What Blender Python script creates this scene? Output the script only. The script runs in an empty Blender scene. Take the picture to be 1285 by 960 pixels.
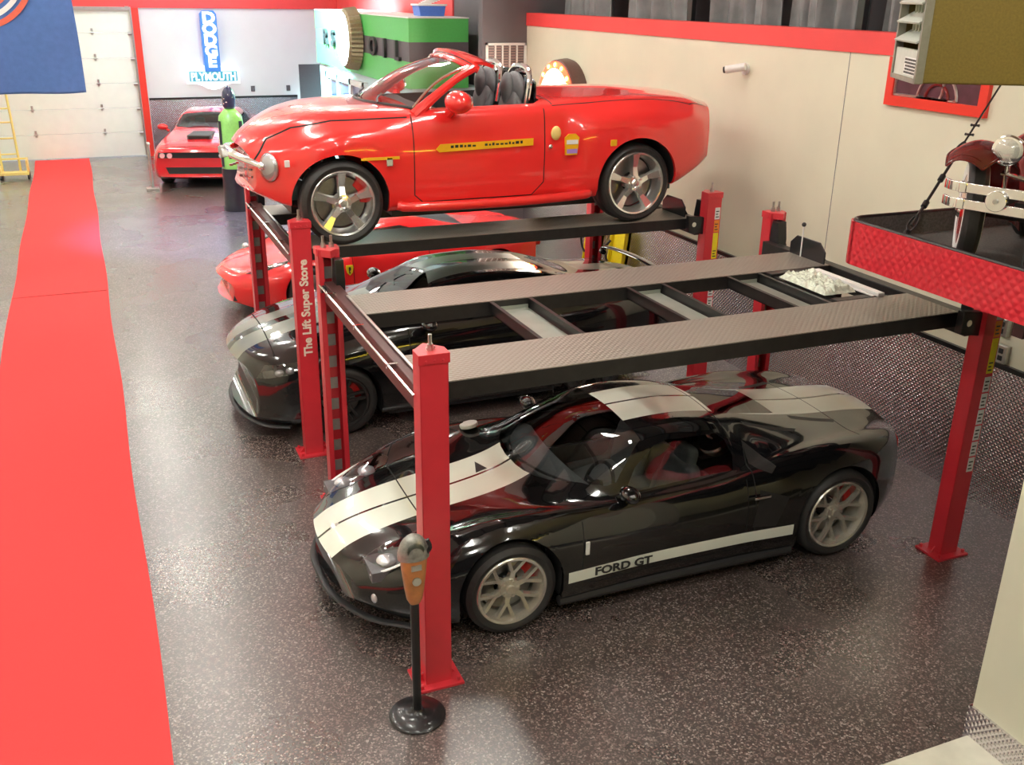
LAMP = 16.0; EXPO = 1.75
import bpy, bmesh, math, random
import numpy as np
from mathutils import Vector, Matrix, noise
R = math.radians
PI = math.pi
col = bpy.context.scene.collection
sc = bpy.context.scene
random.seed(7)

# ---------------------------------------------------------------- materials
def _set(b, **kw):
    for k, v in kw.items():
        b.inputs[k].default_value = v

def mat(name, c, rough=.5, metal=0.0, coat=0.0, coat_rough=.03, emit=None, es=0.0, spec=.5, noise=0.0, nscale=30.0, bump=0.0, bscale=60.0):
    m = bpy.data.materials.new(name); m.use_nodes = True
    nt = m.node_tree; b = nt.nodes['Principled BSDF']
    c4 = (c[0], c[1], c[2], 1)
    _set(b, **{'Base Color': c4, 'Roughness': rough, 'Metallic': metal, 'Coat Weight': coat, 'Coat Roughness': coat_rough, 'Specular IOR Level': spec})
    if emit:
        b.inputs['Emission Color'].default_value = (*emit, 1); b.inputs['Emission Strength'].default_value = es
    if noise or bump:
        tc = nt.nodes.new('ShaderNodeTexCoord')
    if noise:
        n = nt.nodes.new('ShaderNodeTexNoise'); n.inputs['Scale'].default_value = nscale; n.inputs['Detail'].default_value = 4
        nt.links.new(tc.outputs['Object'], n.inputs['Vector'])
        r = nt.nodes.new('ShaderNodeValToRGB')
        r.color_ramp.elements[0].position = .3; r.color_ramp.elements[1].position = .7
        r.color_ramp.elements[0].color = (*[max(0, x*(1-noise)) for x in c], 1)
        r.color_ramp.elements[1].color = (*[min(1, x*(1+noise)) for x in c], 1)
        nt.links.new(n.outputs['Fac'], r.inputs['Fac']); nt.links.new(r.outputs['Color'], b.inputs['Base Color'])
    if bump:
        n2 = nt.nodes.new('ShaderNodeTexNoise'); n2.inputs['Scale'].default_value = bscale
        nt.links.new(tc.outputs['Object'], n2.inputs['Vector'])
        bp = nt.nodes.new('ShaderNodeBump'); bp.inputs['Strength'].default_value = bump; bp.inputs['Distance'].default_value = .01
        nt.links.new(n2.outputs['Fac'], bp.inputs['Height']); nt.links.new(bp.outputs['Normal'], b.inputs['Normal'])
    return m

def glass_mat(name, tint, refl=.08, rough=0.0):
    m = bpy.data.materials.new(name); m.use_nodes = True
    nt = m.node_tree; nt.nodes.clear()
    o = nt.nodes.new('ShaderNodeOutputMaterial'); mx = nt.nodes.new('ShaderNodeMixShader')
    t = nt.nodes.new('ShaderNodeBsdfTransparent'); t.inputs['Color'].default_value = (*tint, 1)
    g = nt.nodes.new('ShaderNodeBsdfGlossy'); g.inputs['Roughness'].default_value = rough; g.inputs['Color'].default_value = (1, 1, 1, 1)
    f = nt.nodes.new('ShaderNodeFresnel'); f.inputs['IOR'].default_value = 1.5
    a = nt.nodes.new('ShaderNodeMath'); a.operation = 'ADD'; a.inputs[1].default_value = refl; a.use_clamp = True
    nt.links.new(f.outputs[0], a.inputs[0]); nt.links.new(a.outputs[0], mx.inputs[0])
    nt.links.new(t.outputs[0], mx.inputs[1]); nt.links.new(g.outputs[0], mx.inputs[2]); nt.links.new(mx.outputs[0], o.inputs[0])
    return m

def plate_mat(name, c, rough, metal, axes, pitch, strength, coat=0.0, dist=.004):
    """raised diamond tread: two families of crossing lugs in the plane given by axes"""
    m = bpy.data.materials.new(name); m.use_nodes = True
    nt = m.node_tree; b = nt.nodes['Principled BSDF']; L = nt.links.new
    _set(b, **{'Base Color': (*c, 1), 'Roughness': rough, 'Metallic': metal, 'Coat Weight': coat})
    tc = nt.nodes.new('ShaderNodeTexCoord'); sp = nt.nodes.new('ShaderNodeSeparateXYZ'); L(tc.outputs['Object'], sp.inputs[0])
    def M(op, a, bb=None):
        n = nt.nodes.new('ShaderNodeMath'); n.operation = op
        for i, v in enumerate((a, bb)):
            if v is None: continue
            if isinstance(v, (int, float)): n.inputs[i].default_value = v
            else: L(v, n.inputs[i])
        return n.outputs[0]
    k = PI/pitch
    u = M('MULTIPLY', sp.outputs[axes[0]], k); v = M('MULTIPLY', sp.outputs[axes[1]], k)
    s1 = M('SINE', M('ADD', u, v)); s2 = M('SINE', M('SUBTRACT', u, v))
    h = M('POWER', M('ABSOLUTE', M('MULTIPLY', s1, s2)), 1.5)
    bp = nt.nodes.new('ShaderNodeBump'); bp.inputs['Strength'].default_value = strength; bp.inputs['Distance'].default_value = dist
    L(h, bp.inputs['Height']); L(bp.outputs['Normal'], b.inputs['Normal'])
    return m

def floor_mat():
    m = bpy.data.materials.new('flake_epoxy'); m.use_nodes = True
    nt = m.node_tree; b = nt.nodes['Principled BSDF']; L = nt.links.new
    tc = nt.nodes.new('ShaderNodeTexCoord')
    v = nt.nodes.new('ShaderNodeTexVoronoi'); v.inputs['Scale'].default_value = 98
    L(tc.outputs['Object'], v.inputs['Vector'])
    sep = nt.nodes.new('ShaderNodeSeparateColor'); L(v.outputs['Color'], sep.inputs[0])
    r = nt.nodes.new('ShaderNodeValToRGB'); r.color_ramp.interpolation = 'CONSTANT'
    e = r.color_ramp.elements; e[0].position = 0; e[0].color = (.06, .046, .042, 1); e[1].position = .42; e[1].color = (.135, .10, .092, 1)
    for p, c in ((.64, (.055, .044, .042, 1)), (.74, (.21, .16, .145, 1)), (.85, (.07, .045, .042, 1)), (.93, (.33, .29, .26, 1))):
        x = e.new(p); x.color = c
    L(sep.outputs[0], r.inputs['Fac']); 
    n = nt.nodes.new('ShaderNodeTexNoise'); n.inputs['Scale'].default_value = .8; n.inputs['Detail'].default_value = 3
    L(tc.outputs['Object'], n.inputs['Vector'])
    mr = nt.nodes.new('ShaderNodeMapRange'); mr.inputs[1].default_value = .3; mr.inputs[2].default_value = .7; mr.inputs[3].default_value = .22; mr.inputs[4].default_value = .36
    L(n.outputs['Fac'], mr.inputs[0]); L(mr.outputs[0], b.inputs['Roughness'])
    L(r.outputs['Color'], b.inputs['Base Color'])
    n2 = nt.nodes.new('ShaderNodeTexNoise'); n2.inputs['Scale'].default_value = 55; n2.inputs['Detail'].default_value = 2
    L(tc.outputs['Object'], n2.inputs['Vector'])
    bp = nt.nodes.new('ShaderNodeBump'); bp.inputs['Strength'].default_value = .35; bp.inputs['Distance'].default_value = .004
    L(n2.outputs['Fac'], bp.inputs['Height']); L(bp.outputs['Normal'], b.inputs['Normal'])
    _set(b, **{'Specular IOR Level': 1.0, 'Coat Weight': .8, 'Coat Roughness': .27})
    return m

M = {}
def mk():
    M['floor'] = floor_mat()
    M['concrete'] = mat('pale_concrete', (.62, .6, .5), .6, noise=.08, nscale=6)
    M['wall'] = mat('cream_wall_paint', (.74, .715, .565), .55, noise=.03, nscale=2, bump=.03, bscale=90)
    M['wallw'] = mat('white_wall_paint', (.76, .755, .775), .5, noise=.02, nscale=2)
    M['wallg'] = mat('grey_wall_paint', (.13, .12, .13), .6, noise=.06, nscale=3)
    M['dark'] = mat('charcoal_paint', (.03, .03, .035), .6, noise=.1, nscale=4)
    M['redband'] = mat('red_band_paint', (.86, .07, .07), .5, noise=.03, nscale=4)
    M['redframe'] = mat('red_frame_paint', (.85, .05, .03), .35, noise=.03, nscale=4)
    M['redpost'] = mat('red_powder_coat', (.66, .032, .048), .34, coat=.35, coat_rough=.2, noise=.04, nscale=8)
    M['carpet'] = mat('red_carpet', (.87, .075, .078), .95, noise=.05, nscale=220, bump=.3, bscale=400, spec=.2)
    M['plate_wall'] = plate_mat('aluminium_tread_plate', (.74, .71, .75), .2, 1.0, (1, 2), .045, 1.0, dist=.007)
    M['plate_far'] = plate_mat('aluminium_tread_plate_far', (.45, .43, .50), .2, 1.0, (0, 2), .05, .8)
    M['plate_run'] = plate_mat('black_tread_runway', (.34, .31, .27), .36, .5, (0, 1), .045, .9)
    M['plate_red'] = plate_mat('red_tread_plate', (.75, .03, .05), .3, .25, (1, 2), .07, 1.0, coat=.3)
    M['black'] = mat('black_gloss_metal', (.012, .012, .014), .28, coat=.3, noise=.2, nscale=10)
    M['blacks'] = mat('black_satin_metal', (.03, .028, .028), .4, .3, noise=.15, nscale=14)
    M['rubber'] = mat('tyre_rubber', (.024, .023, .023), .5, noise=.15, nscale=40, bump=.1, bscale=80)
    M['plastic'] = mat('black_plastic', (.02, .02, .022), .45, noise=.1, nscale=30)
    M['leather'] = mat('dark_grey_leather', (.15, .15, .16), .5, noise=.1, nscale=30, bump=.1, bscale=120)
    M['chrome'] = mat('chrome', (.92, .92, .92), .09, 1.0, noise=.01)
    M['silver'] = mat('brushed_steel', (.6, .6, .58), .28, 1.0, noise=.06, nscale=20)
    M['chromew'] = mat('bright_wheel_chrome', (.93, .93, .91), .2, .88, noise=.02)
    M['alloy'] = mat('pale_alloy_wheel', (.66, .63, .56), .25, .75, noise=.03, nscale=20)
    M['galv'] = mat('galvanised_tray', (.40, .42, .37), .4, .5, noise=.06, nscale=7)
    M['red'] = mat('red_car_paint', (.90, .030, .028), .25, coat=1.0, noise=.02, nscale=3)
    M['redf'] = mat('scarlet_car_paint', (.88, .026, .03), .25, coat=1.0, noise=.02, nscale=3)
    M['redc'] = mat('deep_red_car_paint', (.72, .012, .02), .22, coat=1.0, noise=.02, nscale=3)
    M['blk'] = mat('black_car_paint', (.005, .005, .006), .12, coat=1.0, coat_rough=.015, noise=.1, nscale=3)
    M['stripe'] = mat('silver_racing_stripe', (.80, .83, .73), .3, .08, coat=.7, noise=.02, nscale=6)
    M['stripeg'] = mat('grey_racing_stripe', (.27, .28, .24), .35, .3, coat=.6, noise=.03, nscale=6)
    M['gap'] = mat('panel_gap', (.003, .003, .003), .8, noise=.1)
    M['well'] = mat('wheel_well', (.008, .008, .008), .9, noise=.1)
    M['redcal'] = mat('red_caliper', (.7, .02, .02), .35, coat=.5, noise=.04)
    M['disc'] = mat('brake_disc_steel', (.35, .35, .35), .3, 1.0, noise=.06, nscale=40)
    M['glass'] = glass_mat('clear_tinted_glass', (.74, .79, .78), .03)
    M['glassd'] = glass_mat('dark_tinted_glass', (.16, .17, .18), .06)
    M['glassc'] = glass_mat('clear_glass', (.85, .9, .9), .03)
    M['lens'] = glass_mat('headlamp_lens', (.93, .94, .96), .10)
    M['lampw'] = mat('white_lamp_reflector', (.85, .86, .9), .12, .6, noise=.03)
    M['amber'] = mat('amber_lens', (.9, .3, .03), .2, coat=.6, noise=.05)
    M['redlens'] = mat('red_lens', (.5, .01, .01), .15, coat=1, noise=.05)
    M['white'] = mat('white_enamel', (.82, .82, .80), .35, noise=.02)
    M['yellow'] = mat('yellow_enamel', (.85, .72, .02), .4, noise=.04)
    M['yellowd'] = mat('pale_yellow_enamel', (.85, .66, .22), .45, noise=.04)
    M['decal_refl'] = mat('amber_yellow_vinyl_and_reflection', (.95, .50, .01), .35, coat=.5, noise=.03)  # vinyl of the stickers, also the sign reflections painted on the roadster
    M['ink'] = mat('black_ink', (.02, .02, .02), .5, noise=.1)
    M['letter'] = mat('cream_letter_vinyl', (.85, .75, .62), .45, noise=.04)
    M['orange'] = mat('orange_meter_enamel', (.55, .22, .07), .35, coat=.4, noise=.2, nscale=14)
    M['green'] = mat('green_panel', (.10, .52, .12), .4, noise=.04)
    M['lime'] = mat('lime_green_plastic', (.27, .60, .09), .35, coat=.4, noise=.06)
    M['panel'] = mat('dark_grey_panel', (.11, .10, .11), .5, noise=.05)
    M['flag'] = mat('blue_flag_cloth', (.09, .20, .52), .8, noise=.06, nscale=14, bump=.2, bscale=150)
    M['flagr'] = mat('orange_red_print', (.75, .16, .10), .8, noise=.05)
    M['flagw'] = mat('white_print', (.8, .82, .84), .8, noise=.03)
    M['blue'] = mat('blue_plastic', (.08, .18, .6), .4, noise=.06)
    M['heater'] = mat('tan_heater_enamel', (.17, .12, .022), .5, noise=.16, nscale=90)
    M['heaterw'] = mat('pale_heater_enamel', (.62, .64, .58), .4, noise=.05)
    M['carpetg'] = mat('charcoal_deck_mat', (.11, .10, .095), .9, noise=.3, nscale=60, bump=.3, bscale=200)
    M['curtain'] = mat('grey_sheet_curtain', (.22, .23, .24), .45, noise=.25, nscale=4)
    M['bag'] = mat('milky_plastic_bag', (.62, .68, .56), .25, coat=.5, noise=.2, nscale=30)
    M['maroon'] = mat('maroon_fender_paint', (.17, .012, .012), .2, coat=1.0, noise=.05)
    M['ceil'] = mat('white_ceiling_paint', (.86, .86, .84), .6, noise=.02, nscale=2)
    M['beam'] = mat('black_beam_carpet_reflection', (.085, .03, .028), .4, .2, noise=.1, nscale=8)  # brown holds the red carpet's reflection on a black beam
    M['garage'] = mat('white_garage_door', (.86, .86, .80), .5, noise=.02, nscale=5)
    M['rung'] = mat('grey_rung', (.40, .40, .38), .45, .4, noise=.06)
    M['lamp'] = mat('ceiling_lamp_diffuser', (1, 1, 1), .5, emit=(1.0, .98, .89), es=LAMP)
    M['signw'] = mat('lit_white_sign_face', (.9, .95, 1), .4, emit=(.92, .98, 1), es=.34)
    M['signb'] = mat('lit_blue_sign_face', (.05, .2, .6), .4, emit=(.08, .30, .85), es=.10)
    M['signcy'] = mat('lit_teal_sign_face', (.05, .3, .4), .4, emit=(.10, .50, .62), es=.10)
    M['signhot'] = mat('lit_warm_sign_face', (1, .95, .85), .4, emit=(1, .93, .82), es=10)
    M['signcap'] = mat('lit_cool_sign_face', (.9, 1, .97), .4, emit=(.92, 1, .97), es=12)
    M['signy'] = mat('lit_yellow_sign_face', (.9, .7, .05), .4, emit=(1.0, .72, .05), es=8)
    M['cyan'] = mat('cyan_neon_tube', (.3, .9, 1), .4, emit=(.25, .85, 1), es=30)
    M['violet'] = mat('violet_neon_tube', (.6, .3, 1), .4, emit=(.30, .26, 1), es=22)

# ---------------------------------------------------------------- objects
def tag(o, label=None, cat=None, group=None, kind=None):
    if label: o['label'] = label
    if cat: o['category'] = cat
    if group: o['group'] = group
    if kind: o['kind'] = kind
    return o

def empty(name, loc=(0, 0, 0), rz=0, label=None, cat=None, group=None):
    o = bpy.data.objects.new(name, None); col.objects.link(o)
    o.location = loc; o.rotation_euler = (0, 0, rz); o.empty_display_size = .1
    return tag(o, label, cat, group)

def obj(name, bm, mats, parent=None, smooth=True, angle=35, bevel=0.0, loc=None, rot=None, norm=True):
    me = bpy.data.meshes.new(name)
    if norm: bmesh.ops.recalc_face_normals(bm, faces=bm.faces[:])
    bm.to_mesh(me); bm.free()
    if not isinstance(mats, (list, tuple)): mats = [mats]
    for m in mats: me.materials.append(m)
    o = bpy.data.objects.new(name, me); col.objects.link(o)
    if parent: o.parent = parent
    if loc: o.location = loc
    if rot: o.rotation_euler = rot
    if smooth:
        me.polygons.foreach_set('use_smooth', [True]*len(me.polygons))
        try: me.set_sharp_from_angle(angle=R(angle))
        except Exception: pass
    if bevel:
        b = o.modifiers.new('bevel', 'BEVEL'); b.width = bevel; b.segments = 2; b.limit_method = 'ANGLE'
    return o

def nb(): return bmesh.new()

def box(bm, c, s, rot=None, mi=0):
    mtx = Matrix.Translation(Vector(c))
    if rot is not None: mtx = mtx @ (rot if isinstance(rot, Matrix) else Matrix.Rotation(rot, 4, 'Z'))
    r = bmesh.ops.create_cube(bm, size=1, matrix=mtx @ Matrix.Diagonal((*s, 1)))
    if mi:
        for v in r['verts']:
            for f in v.link_faces: f.material_index = mi
    return bm

def bx(bm, x0, x1, y0, y1, z0, z1, mi=0):
    return box(bm, ((x0+x1)/2, (y0+y1)/2, (z0+z1)/2), (abs(x1-x0), abs(y1-y0), abs(z1-z0)), mi=mi)

def cyl(bm, p0, p1, r0, r1=None, seg=16, mi=0, caps=True):
    p0, p1 = Vector(p0), Vector(p1); d = p1-p0
    q = d.to_track_quat('Z', 'Y').to_matrix().to_4x4()
    r = bmesh.ops.create_cone(bm, cap_ends=caps, segments=seg, radius1=r0, radius2=r0 if r1 is None else r1, depth=d.length, matrix=Matrix.Translation((p0+p1)/2) @ q)
    if mi:
        for v in r['verts']:
            for f in v.link_faces: f.material_index = mi
    return bm

def sph(bm, c, r, s=(1, 1, 1), seg=20, mi=0, rot=None):
    mtx = Matrix.Translation(Vector(c))
    if rot is not None: mtx = mtx @ rot
    q = bmesh.ops.create_uvsphere(bm, u_segments=seg, v_segments=seg//2, radius=r, matrix=mtx @ Matrix.Diagonal((*s, 1)))
    if mi:
        for v in q['verts']:
            for f in v.link_faces: f.material_index = mi
    return bm

def catmull(pts, n=6):
    P = [Vector(p) for p in pts]
    if len(P) < 3: return P
    P = [P[0]*2-P[1]] + P + [P[-1]*2-P[-2]]
    out = []
    for i in range(1, len(P)-2):
        a, b, c, d = P[i-1:i+3]
        for k in range(n):
            t = k/n
            out.append(.5*((2*b)+(c-a)*t+(2*a-5*b+4*c-d)*t*t+(3*b-a-3*c+d)*t**3))
    out.append(P[-2])
    return out

def tube(bm, pts, r, seg=8, smooth=0, mi=0, flat=1.0, up=(0, 0, 1)):
    P = catmull(pts, smooth) if smooth else [Vector(p) for p in pts]
    n = len(P); rings = []
    rr = r if isinstance(r, (list, tuple)) else None
    for i, p in enumerate(P):
        t = (P[min(i+1, n-1)]-P[max(i-1, 0)]).normalized()
        s = t.cross(Vector(up))
        if s.length < 1e-4: s = t.cross(Vector((1, 0, 0)))
        s.normalize(); u = s.cross(t)
        if rr:
            f = i/(n-1)*(len(rr)-1); a = int(min(f, len(rr)-2)); rad = rr[a]+(rr[a+1]-rr[a])*(f-a)
        else: rad = r
        rings.append([bm.verts.new(p+s*math.cos(2*PI*k/seg)*rad+u*math.sin(2*PI*k/seg)*rad*flat) for k in range(seg)])
    for i in range(n-1):
        for k in range(seg):
            f = bm.faces.new((rings[i][k], rings[i][(k+1) % seg], rings[i+1][(k+1) % seg], rings[i+1][k])); f.material_index = mi
    for rg in (rings[0][::-1], rings[-1]):
        f = bm.faces.new(rg); f.material_index = mi
    return bm

def lathe(bm, prof, seg=40, axis='Z', c=(0, 0, 0), mi=0, closed=False, caps=True):
    """prof: list of (radius, height along axis)"""
    c = Vector(c); rings = []
    for r, h in prof:
        ring = []
        for k in range(seg):
            a = 2*PI*k/seg; x, y = r*math.cos(a), r*math.sin(a)
            p = {'Z': (x, y, h), 'Y': (x, h, y), 'X': (h, x, y)}[axis]
            ring.append(bm.verts.new(c+Vector(p)))
        rings.append(ring)
    n = len(rings); rng = range(n if closed else n-1)
    for i in rng:
        a, b = rings[i], rings[(i+1) % n]
        for k in range(seg):
            f = bm.faces.new((a[k], a[(k+1) % seg], b[(k+1) % seg], b[k])); f.material_index = mi
    if not closed and caps:
        for rg, (r, h) in ((rings[0], prof[0]), (rings[-1], prof[-1])):
            if r > 1e-3:
                try:
                    f = bm.faces.new(rg); f.material_index = mi
                except ValueError: pass
    bmesh.ops.remove_doubles(bm, verts=[v for rg in rings for v in rg], dist=1e-6)
    return bm

def prism(bm, poly, axis, a0, a1, mi=0, mtx=None):
    """extrude a 2D polygon along an axis. axis y: poly (x,z); z: (x,y); x: (y,z)"""
    def P(p, a):
        v = {'y': (p[0], a, p[1]), 'z': (p[0], p[1], a), 'x': (a, p[0], p[1])}[axis]
        v = Vector(v)
        return mtx @ v if mtx is not None else v
    A = [bm.verts.new(P(p, a0)) for p in poly]; B = [bm.verts.new(P(p, a1)) for p in poly]
    n = len(poly); F = [bm.faces.new(A[::-1]), bm.faces.new(B)]
    for i in range(n): F.append(bm.faces.new((A[i], A[(i+1) % n], B[(i+1) % n], B[i])))
    for f in F: f.material_index = mi
    return bm

def text(name, body, size, m, parent, loc, rot, ext=.001, sx=1.0, bold=0.0, label=None):
    cu = bpy.data.curves.new(name, 'FONT'); cu.body = body; cu.size = size; cu.extrude = ext; cu.offset = bold
    cu.align_x = 'CENTER'; cu.align_y = 'CENTER'; cu.resolution_u = 3
    t = bpy.data.objects.new(name, cu); col.objects.link(t)
    dg = bpy.context.evaluated_depsgraph_get()
    me = bpy.data.meshes.new_from_object(t.evaluated_get(dg))
    bpy.data.objects.remove(t)
    o = bpy.data.objects.new(name, me); me.name = name; col.objects.link(o)
    me.materials.clear(); me.materials.append(m)
    o.location = loc; o.rotation_euler = rot; o.scale = (sx, 1, 1)
    if parent: o.parent = parent
    if label: o['label'] = label
    return o

def grid_surface(bm, f, nu, nv, mi=0, thick=0):
    V = [[bm.verts.new(Vector(f(i/nu, j/nv))) for j in range(nv+1)] for i in range(nu+1)]
    for i in range(nu):
        for j in range(nv):
            q = bm.faces.new((V[i][j], V[i+1][j], V[i+1][j+1], V[i][j+1])); q.material_index = mi
    if thick:
        bm.normal_update()
        bmesh.ops.solidify(bm, geom=bm.faces[:], thickness=thick)
    return bm

def copy_tree(o, parent=None):
    c = o.copy(); col.objects.link(c)
    if parent: c.parent = parent
    for ch in [x for x in bpy.data.objects if x.parent == o]: copy_tree(ch, c)
    return c

# ---------------------------------------------------------------- car body skins
def pchip(tab):
    xs = np.array([t[0] for t in tab], float); ys = np.array([t[1] for t in tab], float)
    h = np.diff(xs); d = np.diff(ys)/h; n = len(xs); m = np.zeros(n)
    m[0], m[-1] = d[0], d[-1]
    for i in range(1, n-1):
        if d[i-1]*d[i] > 0:
            w1, w2 = 2*h[i]+h[i-1], h[i]+2*h[i-1]; m[i] = (w1+w2)/(w1/d[i-1]+w2/d[i])
    def f(x):
        x = min(max(x, xs[0]), xs[-1]); i = min(int(np.searchsorted(xs, x, 'right'))-1, n-2); i = max(i, 0)
        t = (x-xs[i])/h[i]
        return float(ys[i]*(1+2*t)*(1-t)**2+h[i]*m[i]*t*(1-t)**2+ys[i+1]*t*t*(3-2*t)+h[i]*m[i+1]*t*t*(t-1))
    return f

class Skin:
    def __init__(s, T, L, front=(.3, 1.0), rear=(.25, .8), n=5, step=.035):
        F = {k: pchip(v) for k, v in T.items()}; s.F = F; s.L = L
        xs = [0, .01, .03, .06]
        x = .1
        while x < L-.1: xs.append(x); x += step
        xs += [L-.08, L-.045, L-.02, L]
        W = max(F['w'](x) for x in xs)
        bm = bmesh.new(); lay = bm.faces.layers.int.new('seg'); rows = []; segs = None
        for x in xs:
            w, zb, zm, ysh, zsh, yi, zi, yr, zr, zc = [F[k](x) for k in ('w', 'zb', 'zm', 'ysh', 'zsh', 'yi', 'zi', 'yr', 'zr', 'zc')]
            P = [(0, zb), (w*.78, zb), (w-.035, zb+.03), (w, zm), (w-.018-(w-ysh)*.12, zm+(zsh-zm)*.62), (ysh, zsh), (yi, zi), (yr, zr), (yr*.52, zr+(zc-zr)*.72), (0, zc)]
            pts = [(P[0], 0), (((P[0][0]+P[1][0])/2, zb), 0)]
            Q = [Vector((a, b)) for a, b in P[1:]]
            Q = [Vector(P[0])] + Q + [Vector((-Q[-2].x, Q[-2].y))]
            for i in range(1, len(Q)-2):
                a, b, c, d = Q[i-1], Q[i], Q[i+1], Q[i+2]
                t0 = 0; t1 = t0+max((b-a).length, 1e-4)**.5; t2 = t1+max((c-b).length, 1e-4)**.5; t3 = t2+max((d-c).length, 1e-4)**.5
                for k in range(n):
                    t = t1+(t2-t1)*k/n
                    A1 = a*(t1-t)/(t1-t0)+b*(t-t0)/(t1-t0); A2 = b*(t2-t)/(t2-t1)+c*(t-t1)/(t2-t1); A3 = c*(t3-t)/(t3-t2)+d*(t-t2)/(t3-t2)
                    B1 = A1*(t2-t)/(t2-t0)+A2*(t-t0)/(t2-t0); B2 = A2*(t3-t)/(t3-t1)+A3*(t-t1)/(t3-t1)
                    C = B1*(t2-t)/(t2-t1)+B2*(t-t1)/(t2-t1)
                    pts.append(((C.x, C.y), i))
            pts.append((P[-1], 9))
            segs = [q[1] for q in pts]
            def X(y):
                k = (abs(y)/W)**2; r = x
                if x < front[1]: r += front[0]*k*(1-x/front[1])
                if L-x < rear[1]: r -= rear[0]*k*(1-(L-x)/rear[1])
                return r
            row = [bm.verts.new((X(p[0]), p[0], p[1])) for p, _ in pts]
            other = [bm.verts.new((X(p[0]), -p[0], p[1])) for p, _ in pts[1:-1]]
            full = row + other[::-1]
            rows.append(full)
        m = len(rows[0]); half = len(segs)-1
        sg = [segs[i] for i in range(half)] + [segs[i] for i in range(half)][::-1]
        for i in range(len(rows)-1):
            for k in range(m):
                f = bm.faces.new((rows[i][k], rows[i][(k+1) % m], rows[i+1][(k+1) % m], rows[i+1][k]))
                f[lay] = sg[k]; f.smooth = True
        for rw in (rows[0], rows[-1]):
            q = half
            lst = [rw[i] for i in range(m)]
            # bridge left and right halves so the cap is made of quads
            for k in range(0, half):
                a, b = rw[k], rw[k+1]; c, d = rw[(m-k-1) % m], rw[(m-k) % m]
                vs = []
                for v in (a, b, c, d):
                    if v not in vs: vs.append(v)
                if len(vs) >= 3:
                    f = bm.faces.new(vs); f[lay] = 20
        bmesh.ops.recalc_face_normals(bm, faces=bm.faces[:])
        s.bm = bm; s.lay = lay; s.W = W
    def planes(s, poly, axis):
        n = len(poly); cx = sum(p[0] for p in poly)/n; cy = sum(p[1] for p in poly)/n; out = []
        for i in range(n):
            a, b = poly[i], poly[(i+1) % n]; nx, ny = b[1]-a[1], -(b[0]-a[0])
            if (cx-a[0])*nx+(cy-a[1])*ny > 0: nx, ny = -nx, -ny
            f = {'y': lambda u, v: Vector((u, 0, v)), 'z': lambda u, v: Vector((u, v, 0)), 'x': lambda u, v: Vector((0, u, v))}[axis]
            out.append((f(*a), f(nx, ny).normalized()))
        return out
    def cut(s, poly, axis, side=0, segs=None, test=None):
        bm, lay = s.bm, s.lay
        i0, i1 = {'y': (0, 2), 'z': (0, 1), 'x': (1, 2)}[axis]
        lo0 = min(p[0] for p in poly)-.08; hi0 = max(p[0] for p in poly)+.08; lo1 = min(p[1] for p in poly)-.08; hi1 = max(p[1] for p in poly)+.08
        S = []
        for f in bm.faces:
            c = f.calc_center_median()
            if side and c.y*side <= 0: continue
            if segs and f[lay] not in segs: continue
            if not (lo0 < c[i0] < hi0 and lo1 < c[i1] < hi1): continue
            if test and not test(c, f): continue
            S.append(f)
        for co, no in s.planes(poly, axis):
            if not S: return []
            g = set(S)
            for f in S: g.update(f.edges); g.update(f.verts)
            r = bmesh.ops.bisect_plane(bm, geom=list(g), plane_co=co, plane_no=no, dist=1e-5)
            S = [f for f in r['geom'] if isinstance(f, bmesh.types.BMFace) and (f.calc_center_median()-co).dot(no) < 0]
        return S
    def paint(s, faces, mi):
        for f in faces:
            if f.is_valid: f.material_index = mi
    def extract(s, faces, name, m, parent, label=None, off=0.0):
        nbm = bmesh.new(); mp = {}
        for f in faces:
            vs = []
            for v in f.verts:
                if v not in mp: mp[v] = nbm.verts.new(v.co+v.normal*off)
                vs.append(mp[v])
            nf = nbm.faces.new(vs)
        bmesh.ops.delete(s.bm, geom=faces, context='FACES')
        o = obj(name, nbm, m, parent, norm=False, angle=60)
        if label: o['label'] = label
        return o
    def seam(s, pts, axis='y', side=0, segs=None, w=.008, mi=1, test=None):
        for a, b in zip(pts[:-1], pts[1:]):
            a, b = Vector(a), Vector(b); d = (b-a).normalized(); n = Vector((-d.y, d.x))*w/2
            e = d*w*.3
            q = [a-e+n, b+e+n, b+e-n, a-e-n]
            s.paint(s.cut([tuple(p) for p in q], axis, side, segs, test), mi)
    def arch(s, x, z, r, depth=.35, mi_in=2, segs=(1, 2, 3, 4, 5)):
        bm = s.bm
        for side in (1, -1):
            poly = [(x+r*math.cos(a), z+r*math.sin(a)) for a in [R(-8+196*k/26) for k in range(27)]]
            poly = [(x+r, -.3)] + poly + [(x-r, -.3)]
            F = s.cut(poly, 'y', side, None, lambda c, f: abs(c.y) > s.W-.46 and f[s.lay] in (0, 1, 2, 3, 4, 5))
            bmesh.ops.delete(bm, geom=F, context='FACES')
            E = [e for e in bm.edges if e.is_boundary and all(abs(math.hypot(v.co.x-x, v.co.z-z)-r) < .012 or (abs(abs(v.co.x-x)-r) < .012 and v.co.z < z) for v in e.verts) and e.verts[0].co.y*side > 0]
            for tgt, mi in ((.035, None), (depth, mi_in)):
                q = bmesh.ops.extrude_edge_only(bm, edges=E)
                vs = [v for v in q['geom'] if isinstance(v, bmesh.types.BMVert)]
                for v in vs: v.co.y -= side*tgt
                if mi is not None:
                    for f in q['geom']:
                        if isinstance(f, bmesh.types.BMFace): f.material_index = mi
                E = [e for e in q['geom'] if isinstance(e, bmesh.types.BMEdge) and e.is_boundary and all(v in vs for v in e.verts)]
    def finish(s, name, mats, parent):
        for f in s.bm.faces: f.smooth = True
        bm2 = s.bm
        return obj(name, bm2, mats, parent, norm=False, angle=50)

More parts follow.
